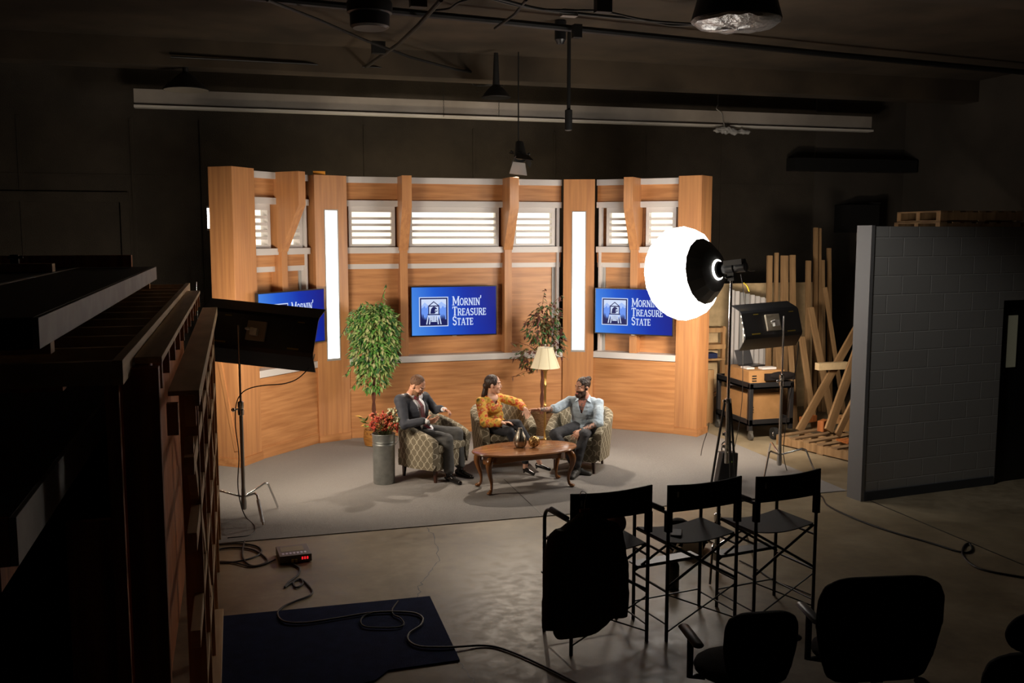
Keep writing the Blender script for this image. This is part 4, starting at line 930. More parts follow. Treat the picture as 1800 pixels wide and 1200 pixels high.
# --- bearded man in the pale shirt
LC = V((4.10, 11.06, 0)); af = V((-.52, -.85, 0)).normalized(); ax_ = V((.85, -.52, 0)).normalized(); TU = V((0, .02, 1)).normalized()
rsh, lsh, relb, lelb = V((3.935, 11.14, .83)), V((4.245, 10.96, .815)), V((3.72, 11.06, .755)), V((4.17, 10.76, .61))
rwr, lwr = V((3.50, 11.0, .765)), V((3.93, 10.70, .545)); nk = V((4.095, 11.06, .885)); hc = V((4.055, 11.02, 1.015))
hipc, chestc = V((4.10, 11.12, .52)), V((4.09, 11.06, .74))
rhip, lhip, rkn, lkn = V((4.02, 11.08, .51)), V((4.17, 11.02, .51)), V((3.65, 10.88, .48)), V((3.95, 10.67, .50))
ran, lan = V((3.86, 10.78, .11)), V((3.86, 10.66, .13))
b = MB(); H = head(b, hc, (-.93, -.36, -.06), (0, 0, 1), nk, .056, 1.0); b.cap(nk, hipc, .075, .11)
b.ell(nk-V((0, 0, .05))+af*.02, (.12, .07, .07), (ax_, af, TU)); b.ell(chestc+af*.02+V((0, 0, .03)), (.13, .088, .12), (ax_, af, TU))
limb(b, [nk-V((0, 0, .04)), rsh, relb, rwr], [.05, .045, .042, .027]); limb(b, [nk-V((0, 0, .04)), lsh, lelb, lwr], [.05, .045, .042, .027])
limb(b, [hipc, rhip, rkn, ran, ran-V((0, 0, .05))], [.08, .08, .055, .038, .035]); limb(b, [hipc, lhip, lkn, lan, lan-V((0, 0, .05))], [.08, .08, .055, .038, .035])
hand(b, rwr, (-.97, -.08, .05), (.0, -.4, -.7), 1, (20, 25, 15), point=True, thumb_open=1.3); hand(b, lwr, (-.75, -.25, -.45), (.1, .5, -.8), -1, (14, 18, 12), spread=.3)
def mf3(p):
    r = face_region(H, p); c, f, u, x = H; d = p-c; bb, k = d.dot(f), d.dot(u)
    if r: return {'iris': 2, 'eye': 1, 'brow': 3, 'lip': 4}[r]
    if d.length < .16 and k < -.034 and bb > -.005: return 5
    if d.length < .12 and k < .0 and -.01 < bb < .02: return 5
    for e_, w_ in ((relb, rwr), (lelb, lwr)):
        ab = w_-e_; t_ = (p-e_).dot(ab)/ab.length_squared
        if 0 < t_ < 1.02 and (e_+ab*t_-p).length < .06: return 6
    if p.z < .93 and d.length > .12 and (p-nk).length < .22: return 7
    return 0
b.ell(hc+V((-.93, -.36, 0))*.068-V((0, 0, .088)), (.040, .036, .042), (ax_, af, TU))
P3 = fuse(b, 'person', ['skin', 'eye', 'iris', 'browm', 'lip', 'beard_d', 'tattoo', 'tattoo_r'], None, LC, .0055, 3, mf3); tag(P3, 'person with dark beard and hair bun in pale denim shirt pointing with tattooed arm', 'person')
c, f, u, x = H
h = MB(); h.ell(c+u*.040-f*.020, (.080, .096, .088), (x, f, u)); h.ell(c-f*.105+u*.088, (.037, .037, .037), (x, f, u)); h.cap(c-f*.07+u*.07, c-f*.10+u*.09, .028)
fuse(h, 'hair', 'hair_d', P3, LC, .006, 2, wob=.004, wsc=30, cut=lambda p: (p-c).dot(f) > .058 and (p-c).dot(u) < .072 or ((p-c).dot(u) < .0 and (p-c).dot(f) > -.02) or (p-c).dot(u) < -.055)
s = MB(); torso(s, hipc, chestc, nk-V((0, 0, .01)), lsh, rsh, g=.004, w1=.155, w2=.17, dep=.115)
limb(s, [rsh, relb, relb.lerp(rwr, .10)], [.066, .060, .058]); limb(s, [lsh, lelb, lelb.lerp(lwr, .10)], [.068, .062, .058])
for e_, w_ in ((relb, rwr), (lelb, lwr)):
    dd = (w_-e_).normalized(); s.tube([e_+dd*.0, e_+dd*.045], .060, 16)
s.ell(hipc+af*.02-V((0, 0, .02)), (.17, .145, .09), (ax_, af, TU))
def sc3(p):
    a = (p-nk).dot(ax_); fr = (p-nk).dot(af)
    return (p-nk).length < .076 or (fr > .0 and p.z > .70 and abs(a+.01) < .006+.055*(p.z-.70)/.17)
sh3 = fuse(s, 'shirt', 'denim', P3, LC, .0075, 3, cut=sc3, wob=.007, wsc=14, solid=.005)
cl = MB()
for sd in (-1, 1):
    p0 = nk+ax_*sd*.066+V((0, 0, .035)); p1 = nk+af*.10+ax_*sd*.055-V((0, 0, .02)); p2 = p1+ax_*sd*.045-V((0, 0, .03))-af*.01; p3 = p0+ax_*sd*.03-V((0, 0, .05))
    cl.add([p0-LC, p1-LC, p2-LC, p3-LC]+[v_-LC-af*.006-V((0, 0, .004)) for v_ in (p0, p1, p2, p3)], [(0, 1, 2, 3), (7, 6, 5, 4), (0, 4, 5, 1), (1, 5, 6, 2), (2, 6, 7, 3), (3, 7, 4, 0)])
cl.build('collar', 'denim', sh3)
wt = MB(); dd = (lwr-lelb).normalized(); wt.tube([lwr-dd*.022-LC, lwr-dd*.0-LC], .033, 16); wt.build('wristwatch', 'black', P3)
q = MB(); q.ell(hipc-V((0, 0, .01)), (.165, .14, .085), (ax_, af, TU)); limb(q, [hipc, rhip, rkn, ran+V((0, 0, .03))], [.09, .09, .070, .052]); limb(q, [hipc, lhip, lkn, lan+V((0, 0, .02))], [.09, .09, .072, .056])
fuse(q, 'jeans', 'jeans', P3, LC, .008, 4, wob=.006, wsc=13)
for an, to in ((ran, V((4.02, 10.62, MZ))), (lan, V((3.74, 10.50, MZ)))):
    k = MB(); he = V((an.x, an.y, MZ+.005)); shoe(k, he, to, .044); k.cap(he+V((0, 0, .05)), he+V((0, 0, .12)), .048, .045)
    fuse(k, 'boot', 'boot', P3, LC, .006, 2)
# ------------------------------------------------------------ director chairs
def director(label, loc, rz, w_=.56):
    t = thing('director_chair', label, 'director chair', loc, rz, 'tall black director chairs')
    X = w_/2; Y = .22; r = .0135
    for s in (-1, 1):
        MB().tube([(s*X, -Y, 0), (s*X, -Y, 1.135)], r, 10).build('leg', 'black', t)
        pts = [V((s*X, Y, 0)), V((s*X, Y, .84))]+[V((s*X, Y-.09+.09*math.cos(R(a)), .84+.09*math.sin(R(a)))) for a in (20, 40, 60, 80)]+[V((s*X, -Y, .935))]
        MB().tube(pts, r, 10).build('leg', 'black', t)
        MB().cap((s*X, .10, .945), (s*X, -.14, .945), .020, .020, 10).build('armrest', 'rubber', t)
        MB().tube([(s*(X-.02), Y-.01, .70), (s*(X-.02), -Y+.01, .70)], .013, 8).build('seat_rail', 'black', t)
        MB().tube([(s*X, Y, .63), (s*X, -Y, .63)], .009, 8).build('side_rail', 'black', t)
        MB().tube([(s*X, Y, .36), (s*X, -Y, .36)], .009, 8).build('side_rail', 'black', t)
        MB().tube([(s*X, Y, .12), (s*X, -Y, .12)], .006, 8).build('side_rail', 'black', t)
        MB().box(s*X-.022, s*X+.022, -Y-.02, -Y+.02, .80, .95).build('post_sleeve', 'canvas', t)
    for y in (-Y+.012, Y-.012):
        for s in (-1, 1): MB().tube([(s*(X-.02), y, .70), (-s*(X-.005), y+.008*s, .38)], .010, 8).build('cross_brace', 'black', t)
    for s in (-1, 1): MB().tube([(s*X, -Y-.008*s, .34), (-s*X, -Y-.008*s, .07)], .0055, 6).build('lower_brace', 'black', t)
    MB().tube([(-X, Y, .40), (X, Y, .40)], .015, 8).box(-X+.02, X-.02, Y-.02, Y+.10, .405, .417).build('footrest', 'black', t)
    MB().tube([(-X, Y, .14), (X, Y, .14)], .006, 6).build('stretcher', 'black', t)
    n = 12
    def sheet(x0, x1, fy, z0, z1, th, zf=None):
        mb = MB(); vs = []
        for i in range(n+1):
            u = i/n; x = x0+(x1-x0)*u; y = fy(u); 
            for (dy, z) in ((-th, z0(u)), (-th, z1(u)), (th, z1(u)), (th, z0(u))): vs.append(V((x, y+dy, z)))
        fs = [(i*4+k, (i+1)*4+k, (i+1)*4+(k+1) % 4, i*4+(k+1) % 4) for i in range(n) for k in range(4)]+[(0, 1, 2, 3), (n*4+3, n*4+2, n*4+1, n*4)]
        mb.add(vs, fs); return mb
    sheet(-X-.018, X+.018, lambda u: -Y-.012-.02*math.sin(PI*u), lambda u: .945, lambda u: 1.14-.012*math.sin(PI*u), .007).build('backrest', 'canvas', t, smooth=False)
    sb = MB(); vs = []
    for i in range(n+1):
        u = i/n; x = -X+.01+(2*X-.02)*u; z = .715-.03*math.sin(PI*u)
        for y, dz in ((-Y+.015, .004), (Y-.015, .004), (Y-.015, -.004), (-Y+.015, -.004)): vs.append(V((x, y, z+dz)))
    sb.add(vs, [(i*4+k, (i+1)*4+k, (i+1)*4+(k+1) % 4, i*4+(k+1) % 4) for i in range(n) for k in range(4)]+[(0, 1, 2, 3), (n*4+3, n*4+2, n*4+1, n*4)])
    sb.build('seat', 'seatcanvas', t, smooth=False)
    MB().box(-X+.05, -X+.062, -Y-.032, -Y-.024, 1.05, 1.09).build('label_tag', 'steel', t)
    return t
D1 = director('leftmost tall black director chair with a dark blazer hung on its back', (2.42, 6.28, 0), R(7), .60)
D2 = dup(D1, (3.14, 6.32, 0), R(9), 'middle tall black director chair with a phone lying on its seat')
D3 = dup(D1, (3.84, 6.36, 0), R(9), 'rightmost tall black director chair with an empty canvas seat'); D3.scale = (.94, 1, 1)
# blazer on a hanger
LC = V((2.20, 5.90, 0)); ct, st = math.cos(R(7)), math.sin(R(7)); X_ = V((ct, st, 0)); Y_ = V((-st, ct, 0))
L3 = lambda x, y, z: LC+V((0, 0, z))+X_*x+Y_*y
M['blazer'] = mat('brown_herringbone', (.075, .052, .030), .9, col2=(.045, .031, .018), scale=1, stretch=(60, 60, 4), bump=.3, bscale=3, spec=.15)
def loft(mb, rings, n=28, e=.75):
    vs = []
    for c, X_a, rx, Y_a, ry in rings:
        for k in range(n):
            a = 2*PI*k/n; vs.append(c+X_a*rx*math.copysign(abs(math.cos(a))**e, math.cos(a))+Y_a*ry*math.copysign(abs(math.sin(a))**e, math.sin(a)))
    m = len(rings); mb.add(vs, [(i*n+k, i*n+(k+1) % n, (i+1)*n+(k+1) % n, (i+1)*n+k) for i in range(m-1) for k in range(n)]+[tuple(range(n))[::-1], tuple((m-1)*n+k for k in range(n))]); return mb
jb = MB()
loft(jb, [(L3(x, 0, z), X_, a, Y_, b) for z, x, a, b in ((.20, -.05, .155, .05), (.24, -.03, .20, .065), (.30, 0, .225, .075), (.45, 0, .215, .072), (.62, 0, .205, .068), (.80, 0, .21, .066), (.90, 0, .215, .062), (.95, 0, .19, .056), (.985, 0, .12, .05), (1.015, 0, .065, .045), (1.04, 0, .05, .04))])
for s in (-1, 1):
    loft(jb, [(L3(s*x, -.012, z), X_, a, Y_, b) for z, x, a, b in ((.28, .262, .058, .045), (.45, .262, .06, .05), (.65, .25, .062, .055), (.82, .225, .065, .058), (.91, .20, .06, .055), (.95, .17, .05, .05))], 16)
BZ = fuse(jb, 'blazer', 'blazer', None, LC, .010, 4, wob=.012, wsc=6); tag(BZ, 'dark brown blazer hanging from the back of the leftmost director chair', 'jacket')
cb = MB(); cb.tube([L3(-.05, .01, 1.01)-LC, L3(-.035, -.035, 1.03)-LC, L3(.035, -.035, 1.03)-LC, L3(.05, .01, 1.01)-LC], .016, 8); cb.build('collar', 'blazer', BZ)
MB().box(-.035, .035, .0, .03, 1.02, 1.06).build('lining', mat('rust_lining', (.20, .05, .02), .7), BZ)
MB().tube(spline([(0, .02, 1.05), (0, .02, 1.10), (.02, .04, 1.155), (0, .075, 1.165), (-.01, .09, 1.13)]), .003, 6).build('hanger_hook', 'steel', BZ)
# small things around the chairs
t = thing('handbag', 'pinkish brown leather bag on the seat of the leftmost director chair', 'bag', (2.60, 6.36, .722), R(10))
hb_ = MB(); hb_.ell((0, 0, .085), (.075, .10, .085)); hb_.ell((0, .02, .15), (.05, .07, .06))
fuse(hb_, 'body', mat('dusty_leather', (.22, .10, .08), .5, col2=(.30, .16, .12), scale=10), t, (0, 0, 0), .008, 2)
MB().tube(spline([(-.05, 0, .16), (-.03, .0, .24), (.03, .0, .24), (.05, 0, .16)]), .006).build('handle', 'leather', t)
t = thing('mobile_phone', 'dark mobile phone lying on the seat of the middle director chair', 'phone', (3.06, 6.30, .699), R(-28))
MB().box(-.04, .04, -.08, .08, 0, .009).build('case', mat('brown_phone_case', (.07, .035, .025), .8, spec=.1), t, bevel=.003)
MB().box(-.035, .035, -.074, .074, .009, .0105).build('screen', mat('phone_glass', (.01, .01, .012), .6, spec=.1), t)
t = thing('water_bottle', 'black water bottle standing on the floor behind the middle director chair', 'bottle', (3.37, 6.98, 0))
MB().lathe([(.045, 0), (.048, .01), (.048, .19), (.040, .215), (.03, .225)], 20).build('body', 'blackplastic', t)
MB().lathe([(.032, .225), (.034, .235), (.034, .265), (.02, .27)], 16).tube(spline([(.03, 0, .25), (.06, 0, .27), (.03, 0, .30), (-.02, 0, .29), (-.03, 0, .25)]), .006).build('lid', 'rubber', t)
t = thing('shoulder_bag', 'black shoulder bag slumped on the floor beyond the director chairs', 'bag', (3.92, 7.90, 0), R(-12))
sb = MB(); sb.ell((0, 0, .12), (.20, .10, .12)); sb.ell((-.06, .02, .19), (.13, .08, .09)); sb.ell((.14, 0, .10), (.10, .09, .09))
fuse(sb, 'body', 'canvas', t, (0, 0, 0), .01, 3, wob=.012)
MB().tube(spline([(-.15, -.06, .2), (-.2, -.14, .1), (-.1, -.2, .02), (.1, -.17, .02), (.18, -.08, .1)]), .010).build('strap', 'canvas', t)
t = thing('folded_paper', 'cream paper sheet standing against the black shoulder bag', 'paper', (3.80, 7.72, 0), R(-20))
MB().prism([(0, 0), (.20, 0), (.18, .16), (.02, .17)], lambda a, b, c: V((a, c-b*.25, b)), 0, .003).build('sheet', mat('cream_paper', (.5, .44, .34), .8), t)
ms = c_stand('low chrome light stand folded on the floor beyond the director chairs', (3.93, 7.30, 0), .62, (R(10), R(130), R(235)), mids=(.42,))

# ------------------------------------------------------------ office chairs in the dark foreground
def office(label, loc, rz, bw_=.46, bz=(.50, .96), headrest=False, arms=.66):
    t = thing('office_chair', label, 'office chair', loc, rz, 'black office chairs in the foreground')
    s = MB(); s.ell((0, .02, .455), (.25, .25, .055)); fuse(s, 'seat', 'canvas', t, (0, 0, 0), .015, 4)
    b = MB(); h = bz[1]-bz[0]; ex = V((1, 0, 0)); ey = V((0, 1, 0))
    loft(b, [(V((0, -.25-.05*u, bz[0]+h*u)), ex, bw_/2*q, ey, .045*(1 if .05 < u < .95 else .6)) for u, q in ((0, .62), (.06, .78), (.25, .90), (.55, 1.0), (.80, .99), (.92, .90), (.98, .72), (1, .55))], 28, .6)
    fuse(b, 'backrest', 'canvas', t, (0, 0, 0), .014, 5)
    if headrest: q = MB(); q.ell((0, -.29, bz[1]+.09), (.15, .05, .10)); fuse(q, 'headrest', 'canvas', t, (0, 0, 0), .014, 3)
    MB().bar((0, -.27, .40), (0, -.27, .80), .07, .02, up=(0, 1, 0)).bar((0, -.27, .41), (0, 0, .41), .07, .02).build('spine', 'blackplastic', t)
    for sx in (-1, 1):
        MB().tube([(sx*.20, .0, .42), (sx*.285, .0, .43), (sx*.285, .0, arms-.01)], .020, 8).build('arm_post', 'blackplastic', t)
        a = MB(); a.cap((sx*.285, -.11, arms), (sx*.275, .13, arms), .035, .035); a.v = [V((p.x, p.y, arms+(p.z-arms)*.5)) for p in a.v]
        a.build('armrest', mat('grey_arm_pad', (.06, .062, .065), .45) if 'pad' not in M else 'pad', t)
    MB().tube([(0, 0, .08), (0, 0, .42)], .028, 12).build('gas_lift', 'black', t)
    for k in range(5):
        a = R(90+72*k); d_ = V((math.cos(a), math.sin(a), 0)); g_ = MB().bar(d_*.02+V((0, 0, .11)), d_*.30+V((0, 0, .075)), .04, .025).build('base_spoke', 'blackplastic', t)
        c_ = MB().tube([d_*.30+V((-d_.y, d_.x, 0))*.02+V((0, 0, .028)), d_*.30-V((-d_.y, d_.x, 0))*.02+V((0, 0, .028))], .028, 12).tube([d_*.30+V((0, 0, .03)), d_*.30+V((0, 0, .08))], .008, 8).build('caster', 'rubber', t)
    return t
M['pad'] = mat('grey_arm_pad', (.11, .112, .118), .4)
office('black office chair with grey arm pads closest behind the director chairs', (2.66, 4.66, 0), R(-6), .42, (.48, .90), arms=.66)
office('wide black office chair in the dark to the right of the other one', (3.42, 4.66, 0), R(-10), .74, (.40, 1.02), arms=.70)
office('black office chair with a round headrest in the bottom right corner', (3.50, 3.72, 0), R(-6), .5, (.5, .98), headrest=True)

# ------------------------------------------------------------ left foreground rack of stage platforms
def platform(label, x0, x1, y0, y1, z0, z1, extra=None):
    t = thing('stage_platform', label, 'platform', ((x0+x1)/2, (y0+y1)/2, z0)); cx, cy = (x0+x1)/2, (y0+y1)/2
    a, b, c, d_ = x0-cx, x1-cx, y0-cy, y1-cy; h = z1-z0
    MB().box(a, b-.02, c+.02, d_-.02, h-.02, h).build('deck', 'black', t)
    MB().box(b-.025, b, c, d_, 0, h-.001).build('side_board', 'greyboard', t, bevel=.002)
    MB().box(a, b-.026, c, c+.025, 0, h-.001).build('end_board', extra or 'redwood', t)
    MB().box(a, b-.026, d_-.025, d_, 0, h-.001).build('end_board', 'pine', t)
    return t
platform('black topped stage platform with grey edge, topmost at the left', -1.36, -.71, 3.95, 9.75, 2.455, 2.575, 'black')
platform('black topped stage platform at the far left edge beside the topmost one', -3.2, -1.375, 3.95, 9.75, 2.455, 2.58, 'black')
platform('lower stage platform with grey edge at the left foreground', -1.7, -.73, 3.5, 6.65, 1.77, 1.94)
for y_ in (4.4, 9.4): solo(MB().box(-2.0, -.75, y_, y_+.09, 2.385, 2.455), 'timber_bearer', 'pine bearer between the topmost platform and the open frame, '+('near' if y_ < 5 else 'far')+' end', 'timber', 'pine')
t = thing('open_platform', 'open pine platform frame with bare joists under the topmost platform', 'platform', (-1.3, 7.0, 2.285))
MB().box(.82, .86, -2.9, 3.4, 0, .10).build('side_rail', 'pine_y', t, bevel=.002); MB().box(-.8, -.76, -2.9, 3.4, 0, .10).build('side_rail', 'pine_y', t)
for k in range(13): MB().box(-.76, .82, -2.88+k*.508, -2.84+k*.508, 0, .095).build('joist', 'ply', t)
t = thing('pallet_wall', 'pine topped slatted frame stacked beside the open stage frame', 'frame', (-.375, 7.1, 2.112))
MB().box(-.06, .055, -2.6, 0.2, .205, .235).build('top_board', 'pine_y', t, bevel=.002)
MB().box(-.06, .055, .21, 2.55, .205, .235).build('top_board', 'pine_y', t, bevel=.002)
for k in range(11): MB().box(.01, .05, -2.55+k*.5, -2.50+k*.5, .085, .205).build('spacer_block', 'pine', t)
MB().box(-.055, .0, -2.6, 2.5, .085, .20).build('inner_board', 'redwood', t)
t = thing('shelf_board', 'long weathered plywood ledge along the right side of the lumber rack', 'shelf', (-.30, 7.15, 2.16))
MB().box(-.005, .13, -2.6, 2.55, 0, .022).build('board', 'ply', t, bevel=.002)
MB().box(.105, .13, -2.6, 2.55, -.05, 0).build('lip', 'pine_y', t)
for k, y in enumerate((-2.5, -2.3)): MB().box(-.02+.07*k, .03+.07*k, y, y+.05, -.2, -.052).build('bracket_block', 'pine', t)
rk = thing('lumber_rack', 'tall dark wooden rack of studs at the left that carries platforms', 'rack', (-.35, 7.0, 0))
MB().box(-.13, .02, -2.59, -2.51, 0, 2.31).build('front_post', 'redwood', rk, bevel=.004)
MB().box(-.205, -.15, -2.55, -2.49, 0, 2.28).build('front_post', 'redwood', rk, bevel=.004)
MB().box(-.20, -.16, -2.3, -2.2, 0, 2.28).build('post', 'redwood', rk)
for k, (y, x0, x1) in enumerate([(-1.9, .06, .15), (-1.2, .04, .15), (-.4, .06, .15), (.5, .03, .15), (1.4, .06, .15), (2.3, .02, .15)]):
    MB().box(x0, x1, y, y+.045, 0, 2.09).build('post', 'pine', rk, bevel=.002)
for z in (.45, .95, 1.42, 1.78): MB().box(.10, .145, -2.4, 2.4, z, z+.085).build('rail', 'pine_y', rk, bevel=.002)
MB().bar((.12, -2.3, 1.9), (.12, -.5, .5), .04, .09).build('diagonal_brace', 'pine_y', rk); MB().bar((.12, .1, 1.9), (.12, 1.9, .5), .04, .09).build('diagonal_brace', 'pine_y', rk)
MB().box(-2.7, -2.55, -2.3, 2.6, 0, 2.28).build('inner_wall', 'wall_b', rk)
MB().box(-.155, -.13, -2.3, 2.55, 0, 2.09).build('inner_wall', 'redwood', rk)  # added panel closing the gaps so the rack stays dark inside
MB().box(-.40, -.16, -2.48, -2.44, 0, 1.62).build('end_board', 'redwood', rk)
MB().box(-1.6, -.42, -.28, -.24, 0, 1.76).build('end_board', 'wall_b', rk)
MB().box(-.9, -.46, -3.4, -.4, 1.65, 1.765).build('cross_rail', 'redwood', rk)
MB().box(-2.55, -.16, 2.35, 2.45, 2.18, 2.28).build('cross_rail', 'redwood', rk)
MB().box(-2.55, -.41, -2.3, -2.2, 2.18, 2.28).build('cross_rail', 'redwood', rk)
solo(MB().box(-2.05, -.90, 9.45, 9.55, 2.582, 2.69), 'timber_beam', 'orange brown timber beam lying across the far end of the platforms', 'beam', 'redwood', bevel=.003)
solo(MB().box(-2.0, -1.38, 8.35, 8.48, 2.582, 2.65), 'timber_beam', 'pale timber offcut on the platforms in front of the orange beam', 'beam', 'pine', bevel=.003)
solo(MB().box(-2.4, -1.92, 8.85, 8.95, 2.582, 2.71), 'timber_beam', 'short pale timber offcut at the far left edge of the platforms', 'beam', 'pine', bevel=.003)
t = thing('clamp', 'small black clamp standing on the pale timber offcut', 'clamp', (-1.66, 8.42, 2.65))
MB().box(-.03, .03, -.02, .02, 0, .07).tube([(-.05, 0, .05), (.06, 0, .05)], .012).build('body', 'black', t)

# ------------------------------------------------------------ ballast box and cables
t = thing('power_supply', 'flat metal lamp ballast with red digits on the concrete', 'power supply', (.42, 8.62, 0), R(4))
MB().box(-.13, .15, -.17, .13, .008, .075).build('case', mat('ballast_metal', (.12, .10, .08), .45, .3), t, bevel=.004)
MB().box(-.10, .10, -.05, .08, .0755, .0765).build('label_plate', mat('faded_label', (.26, .21, .13), .6), t)
for k in range(7): MB().box(-.10+k*.032, -.082+k*.032, -.13, -.085, .0755, .077).build('vent_mark', 'steel', t)
sg = MB()
for k in range(3):
    x = .062+k*.022
    for a, b, c_, d_ in ((0, .012, 0, .002), (0, .012, .010, .012), (0, .012, .020, .022), (0, .002, 0, .022), (.010, .012, 0, .022)): sg.box(x+a, x+b, -.1715, -.170, .032+c_, .032+d_)
sg.build('digits', mat('red_digits', (.3, 0, 0), .5, emit=1.6, ecol=(1, .02, .03)), t, smooth=False)
MB().box(-.03, -.01, -.20, -.17, .02, .045).box(.0, .02, -.20, -.17, .02, .045).build('plug', mat('yellow_plug', (.35, .25, .05), .6), t)
def cable(label, pts, r=.0075, m='cable', k=6, name='cable'):
    return solo(MB().tube(spline(pts, k), r, 6), name, label, 'cable', m)
G = lambda *p: [gp(x, y, .010) for x, y in p]
Wd = lambda Y, *p: [wp(x, y, Y) for x, y in p]
cable('black cord hanging from the left light bank down its stand', Wd(9.92, (553, 622), (546, 642), (525, 664), (500, 674), (465, 677), (440, 682), (424, 692), (415, 712), (414, 750), (420, 800), (418, 850), (423, 885))+[gp(432, 908, .02)]+G((448, 925), (440, 940), (400, 945)), .006)
cable('black cable coiled on the floor left of the metal ballast', G((340, 962), (380, 957), (420, 955), (452, 960), (458, 972), (430, 984), (390, 988), (372, 978), (385, 965), (420, 962), (450, 968), (470, 985), (450, 994), (435, 990), (426, 975), (430, 950)), .008)
cable('thin black cable running from the rack into the metal ballast', G((340, 975), (375, 985), (410, 988), (440, 995), (462, 992), (484, 983)), .007)
cable('black cable looping from the ballast across the blue mat to the front', G((512, 990), (526, 998), (524, 1010), (508, 1022), (500, 1032), (512, 1024), (528, 1017), (532, 1026), (520, 1032), (516, 1022), (530, 1018), (548, 1036), (545, 1046), (520, 1056), (498, 1066), (488, 1078))+[gp(x, y, .024) for x, y in ((500, 1092), (540, 1094), (600, 1085), (660, 1076), (720, 1076), (742, 1084), (740, 1098), (720, 1112), (719, 1126), (740, 1136), (790, 1137))]+G((850, 1134), (890, 1142), (950, 1168), (1020, 1204), (1080, 1240)), .008)
cable('short grey cable with a plug lying on the blue mat', [gp(x, y, .024) for x, y in ((700, 1056), (690, 1070), (692, 1080), (704, 1086), (710, 1096), (700, 1102), (670, 1103), (642, 1101), (634, 1092), (640, 1082), (655, 1077))], .006, 'rubber')
cable('long black cable crossing the concrete at the right', G((1300, 880), (1390, 872), (1440, 870), (1455, 888), (1500, 910), (1560, 932), (1630, 952), (1690, 970), (1708, 966), (1704, 955), (1694, 960), (1694, 978), (1725, 1000), (1810, 1016)), .009)
cable('black cable lying under the rightmost director chair', G((1300, 985), (1330, 1000), (1360, 1020), (1400, 1035), (1425, 1045)), .006)
cable('thin black cord hanging from the softbox lamp head', Wd(10.62, (1302, 482), (1307, 520), (1306, 600), (1305, 690), (1300, 740), (1290, 790), (1280, 812)), .004)
cable('yellow cable tie end sticking out by the softbox lamp head', Wd(10.62, (1307, 497), (1313, 502), (1317, 512)), .008, mat('yellow_tie', (.6, .42, .02), .5), name='cable_tie')
cable('grey cord hanging from the right light bank to the floor', Wd(10.2, (1404, 600), (1400, 640), (1388, 700), (1381, 750), (1377, 790), (1380, 815), (1386, 835)), .005)
cable('black cable on the floor by the right end tower', G((1232, 735), (1242, 718), (1250, 690)) + G((1246, 745), (1236, 780), (1232, 800)), .005)

# ------------------------------------------------------------ right background: lumber, cart, boxes
def board(px0, Y0, z0, px1, Y1, wd, th=.038, label='', m='pine_d', name='lumber_board'):
    # leaning timber: bottom at (px0, floor depth Y0, height z0), top at pixel px1 and depth Y1
    a = wp(px0[0], px0[1], Y0) if z0 is None else V((wp(px0, 700, Y0).x, Y0, z0)); b = wp(px1[0], px1[1], Y1)
    d_ = (b-a).normalized(); up = V((0, -1, 0)); mb = MB(); mid = (a+b)/2
    z = d_; x = up.cross(z).normalized(); y = z.cross(x)
    if z0 is not None: a = a+V((0, 0, abs(y.z)*th/2+abs(x.z)*wd/2)); mid = (a+b)/2
    mb.obox((0, 0, 0), (wd, th, (b-a).length), None)
    o_ = mb.build(name, m, bevel=.002)
    mt_ = Matrix((x, y, z)).transposed().to_4x4(); mt_.translation = mid; o_.matrix_world = mt_
    return tag(o_, label, 'timber', 'timber boards stacked upright at the right')
BL = [
 (1350, 13.0, 0, (1353, 449), 13.2, .085, 'upright pine board, leftmost of the tall ones behind the right light bank'),
 (1362, 13.1, 0, (1365, 444), 13.28, .06, 'narrow upright pine board second from left behind the right light bank'),
 (1378, 13.0, 0, (1379, 449), 13.2, .12, 'broad pale upright board behind the right light bank'),
 (1396, 13.0, 0, (1393, 448), 13.2, .09, 'upright pine board at the right end of the group behind the light bank'),
 (1419, 13.2, 0, (1421, 458), 13.5, .085, 'upright pine board at the left of the tallest timber group'),
 (1432, 13.5, 0, (1434, 400), 13.8, .075, 'tallest upright pine board of the timber stack'),
 (1441, 13.55, 0, (1441, 401), 13.85, .045, 'thin upright board right against the tallest one'),
 (1449, 13.5, 0, (1446, 457), 13.8, .06, 'darker upright board just right of the tallest pair'),
 (1460, 13.7, 0, (1457, 436), 14.0, .07, 'separate upright board at the right end of the tall group'),
 (1486, 13.0, 0, (1450, 505), 13.3, .06, 'thin timber sloping left behind the tall board group'),
 (1466, 12.6, 0, (1424, 540), 13.0, .10, 'pine board sloping left from the pallet to the tall group'),
 (1434, 12.3, 0, (1409, 592), 12.8, .09, 'pine board sloping left below the right light bank'),
 (1400, 12.4, .0, (1389, 600), 12.8, .075, 'short pine board leaning at the right of the cart'),
 (1378, 12.9, .0, (1366, 600), 13.0, .09, 'board sloping behind the cart under the right light bank'),
]
for px0, Y0, z0, p1, Y1, wd, lb in BL: board(px0, Y0, z0, p1, Y1, wd, label=lb)
board((1404, 758), 11.75, None, (1522, 548), 12.3, .115, label='long board sloping right, left one of the three leaning behind the grey wall')
board((1456, 757), 11.35, None, (1526, 560), 11.9, .13, label='wide knotty board sloping right, middle of the three behind the grey wall')
board((1472, 764), 11.1, None, (1524, 655), 11.5, .09, label='short board sloping right, nearest of the three behind the grey wall')
solo(MB().box(7.95, 8.45, 11.9, 12.0, .95, 1.05), 'timber_block', 'dark timber piece lying across the sloping boards', 'timber', 'ply')
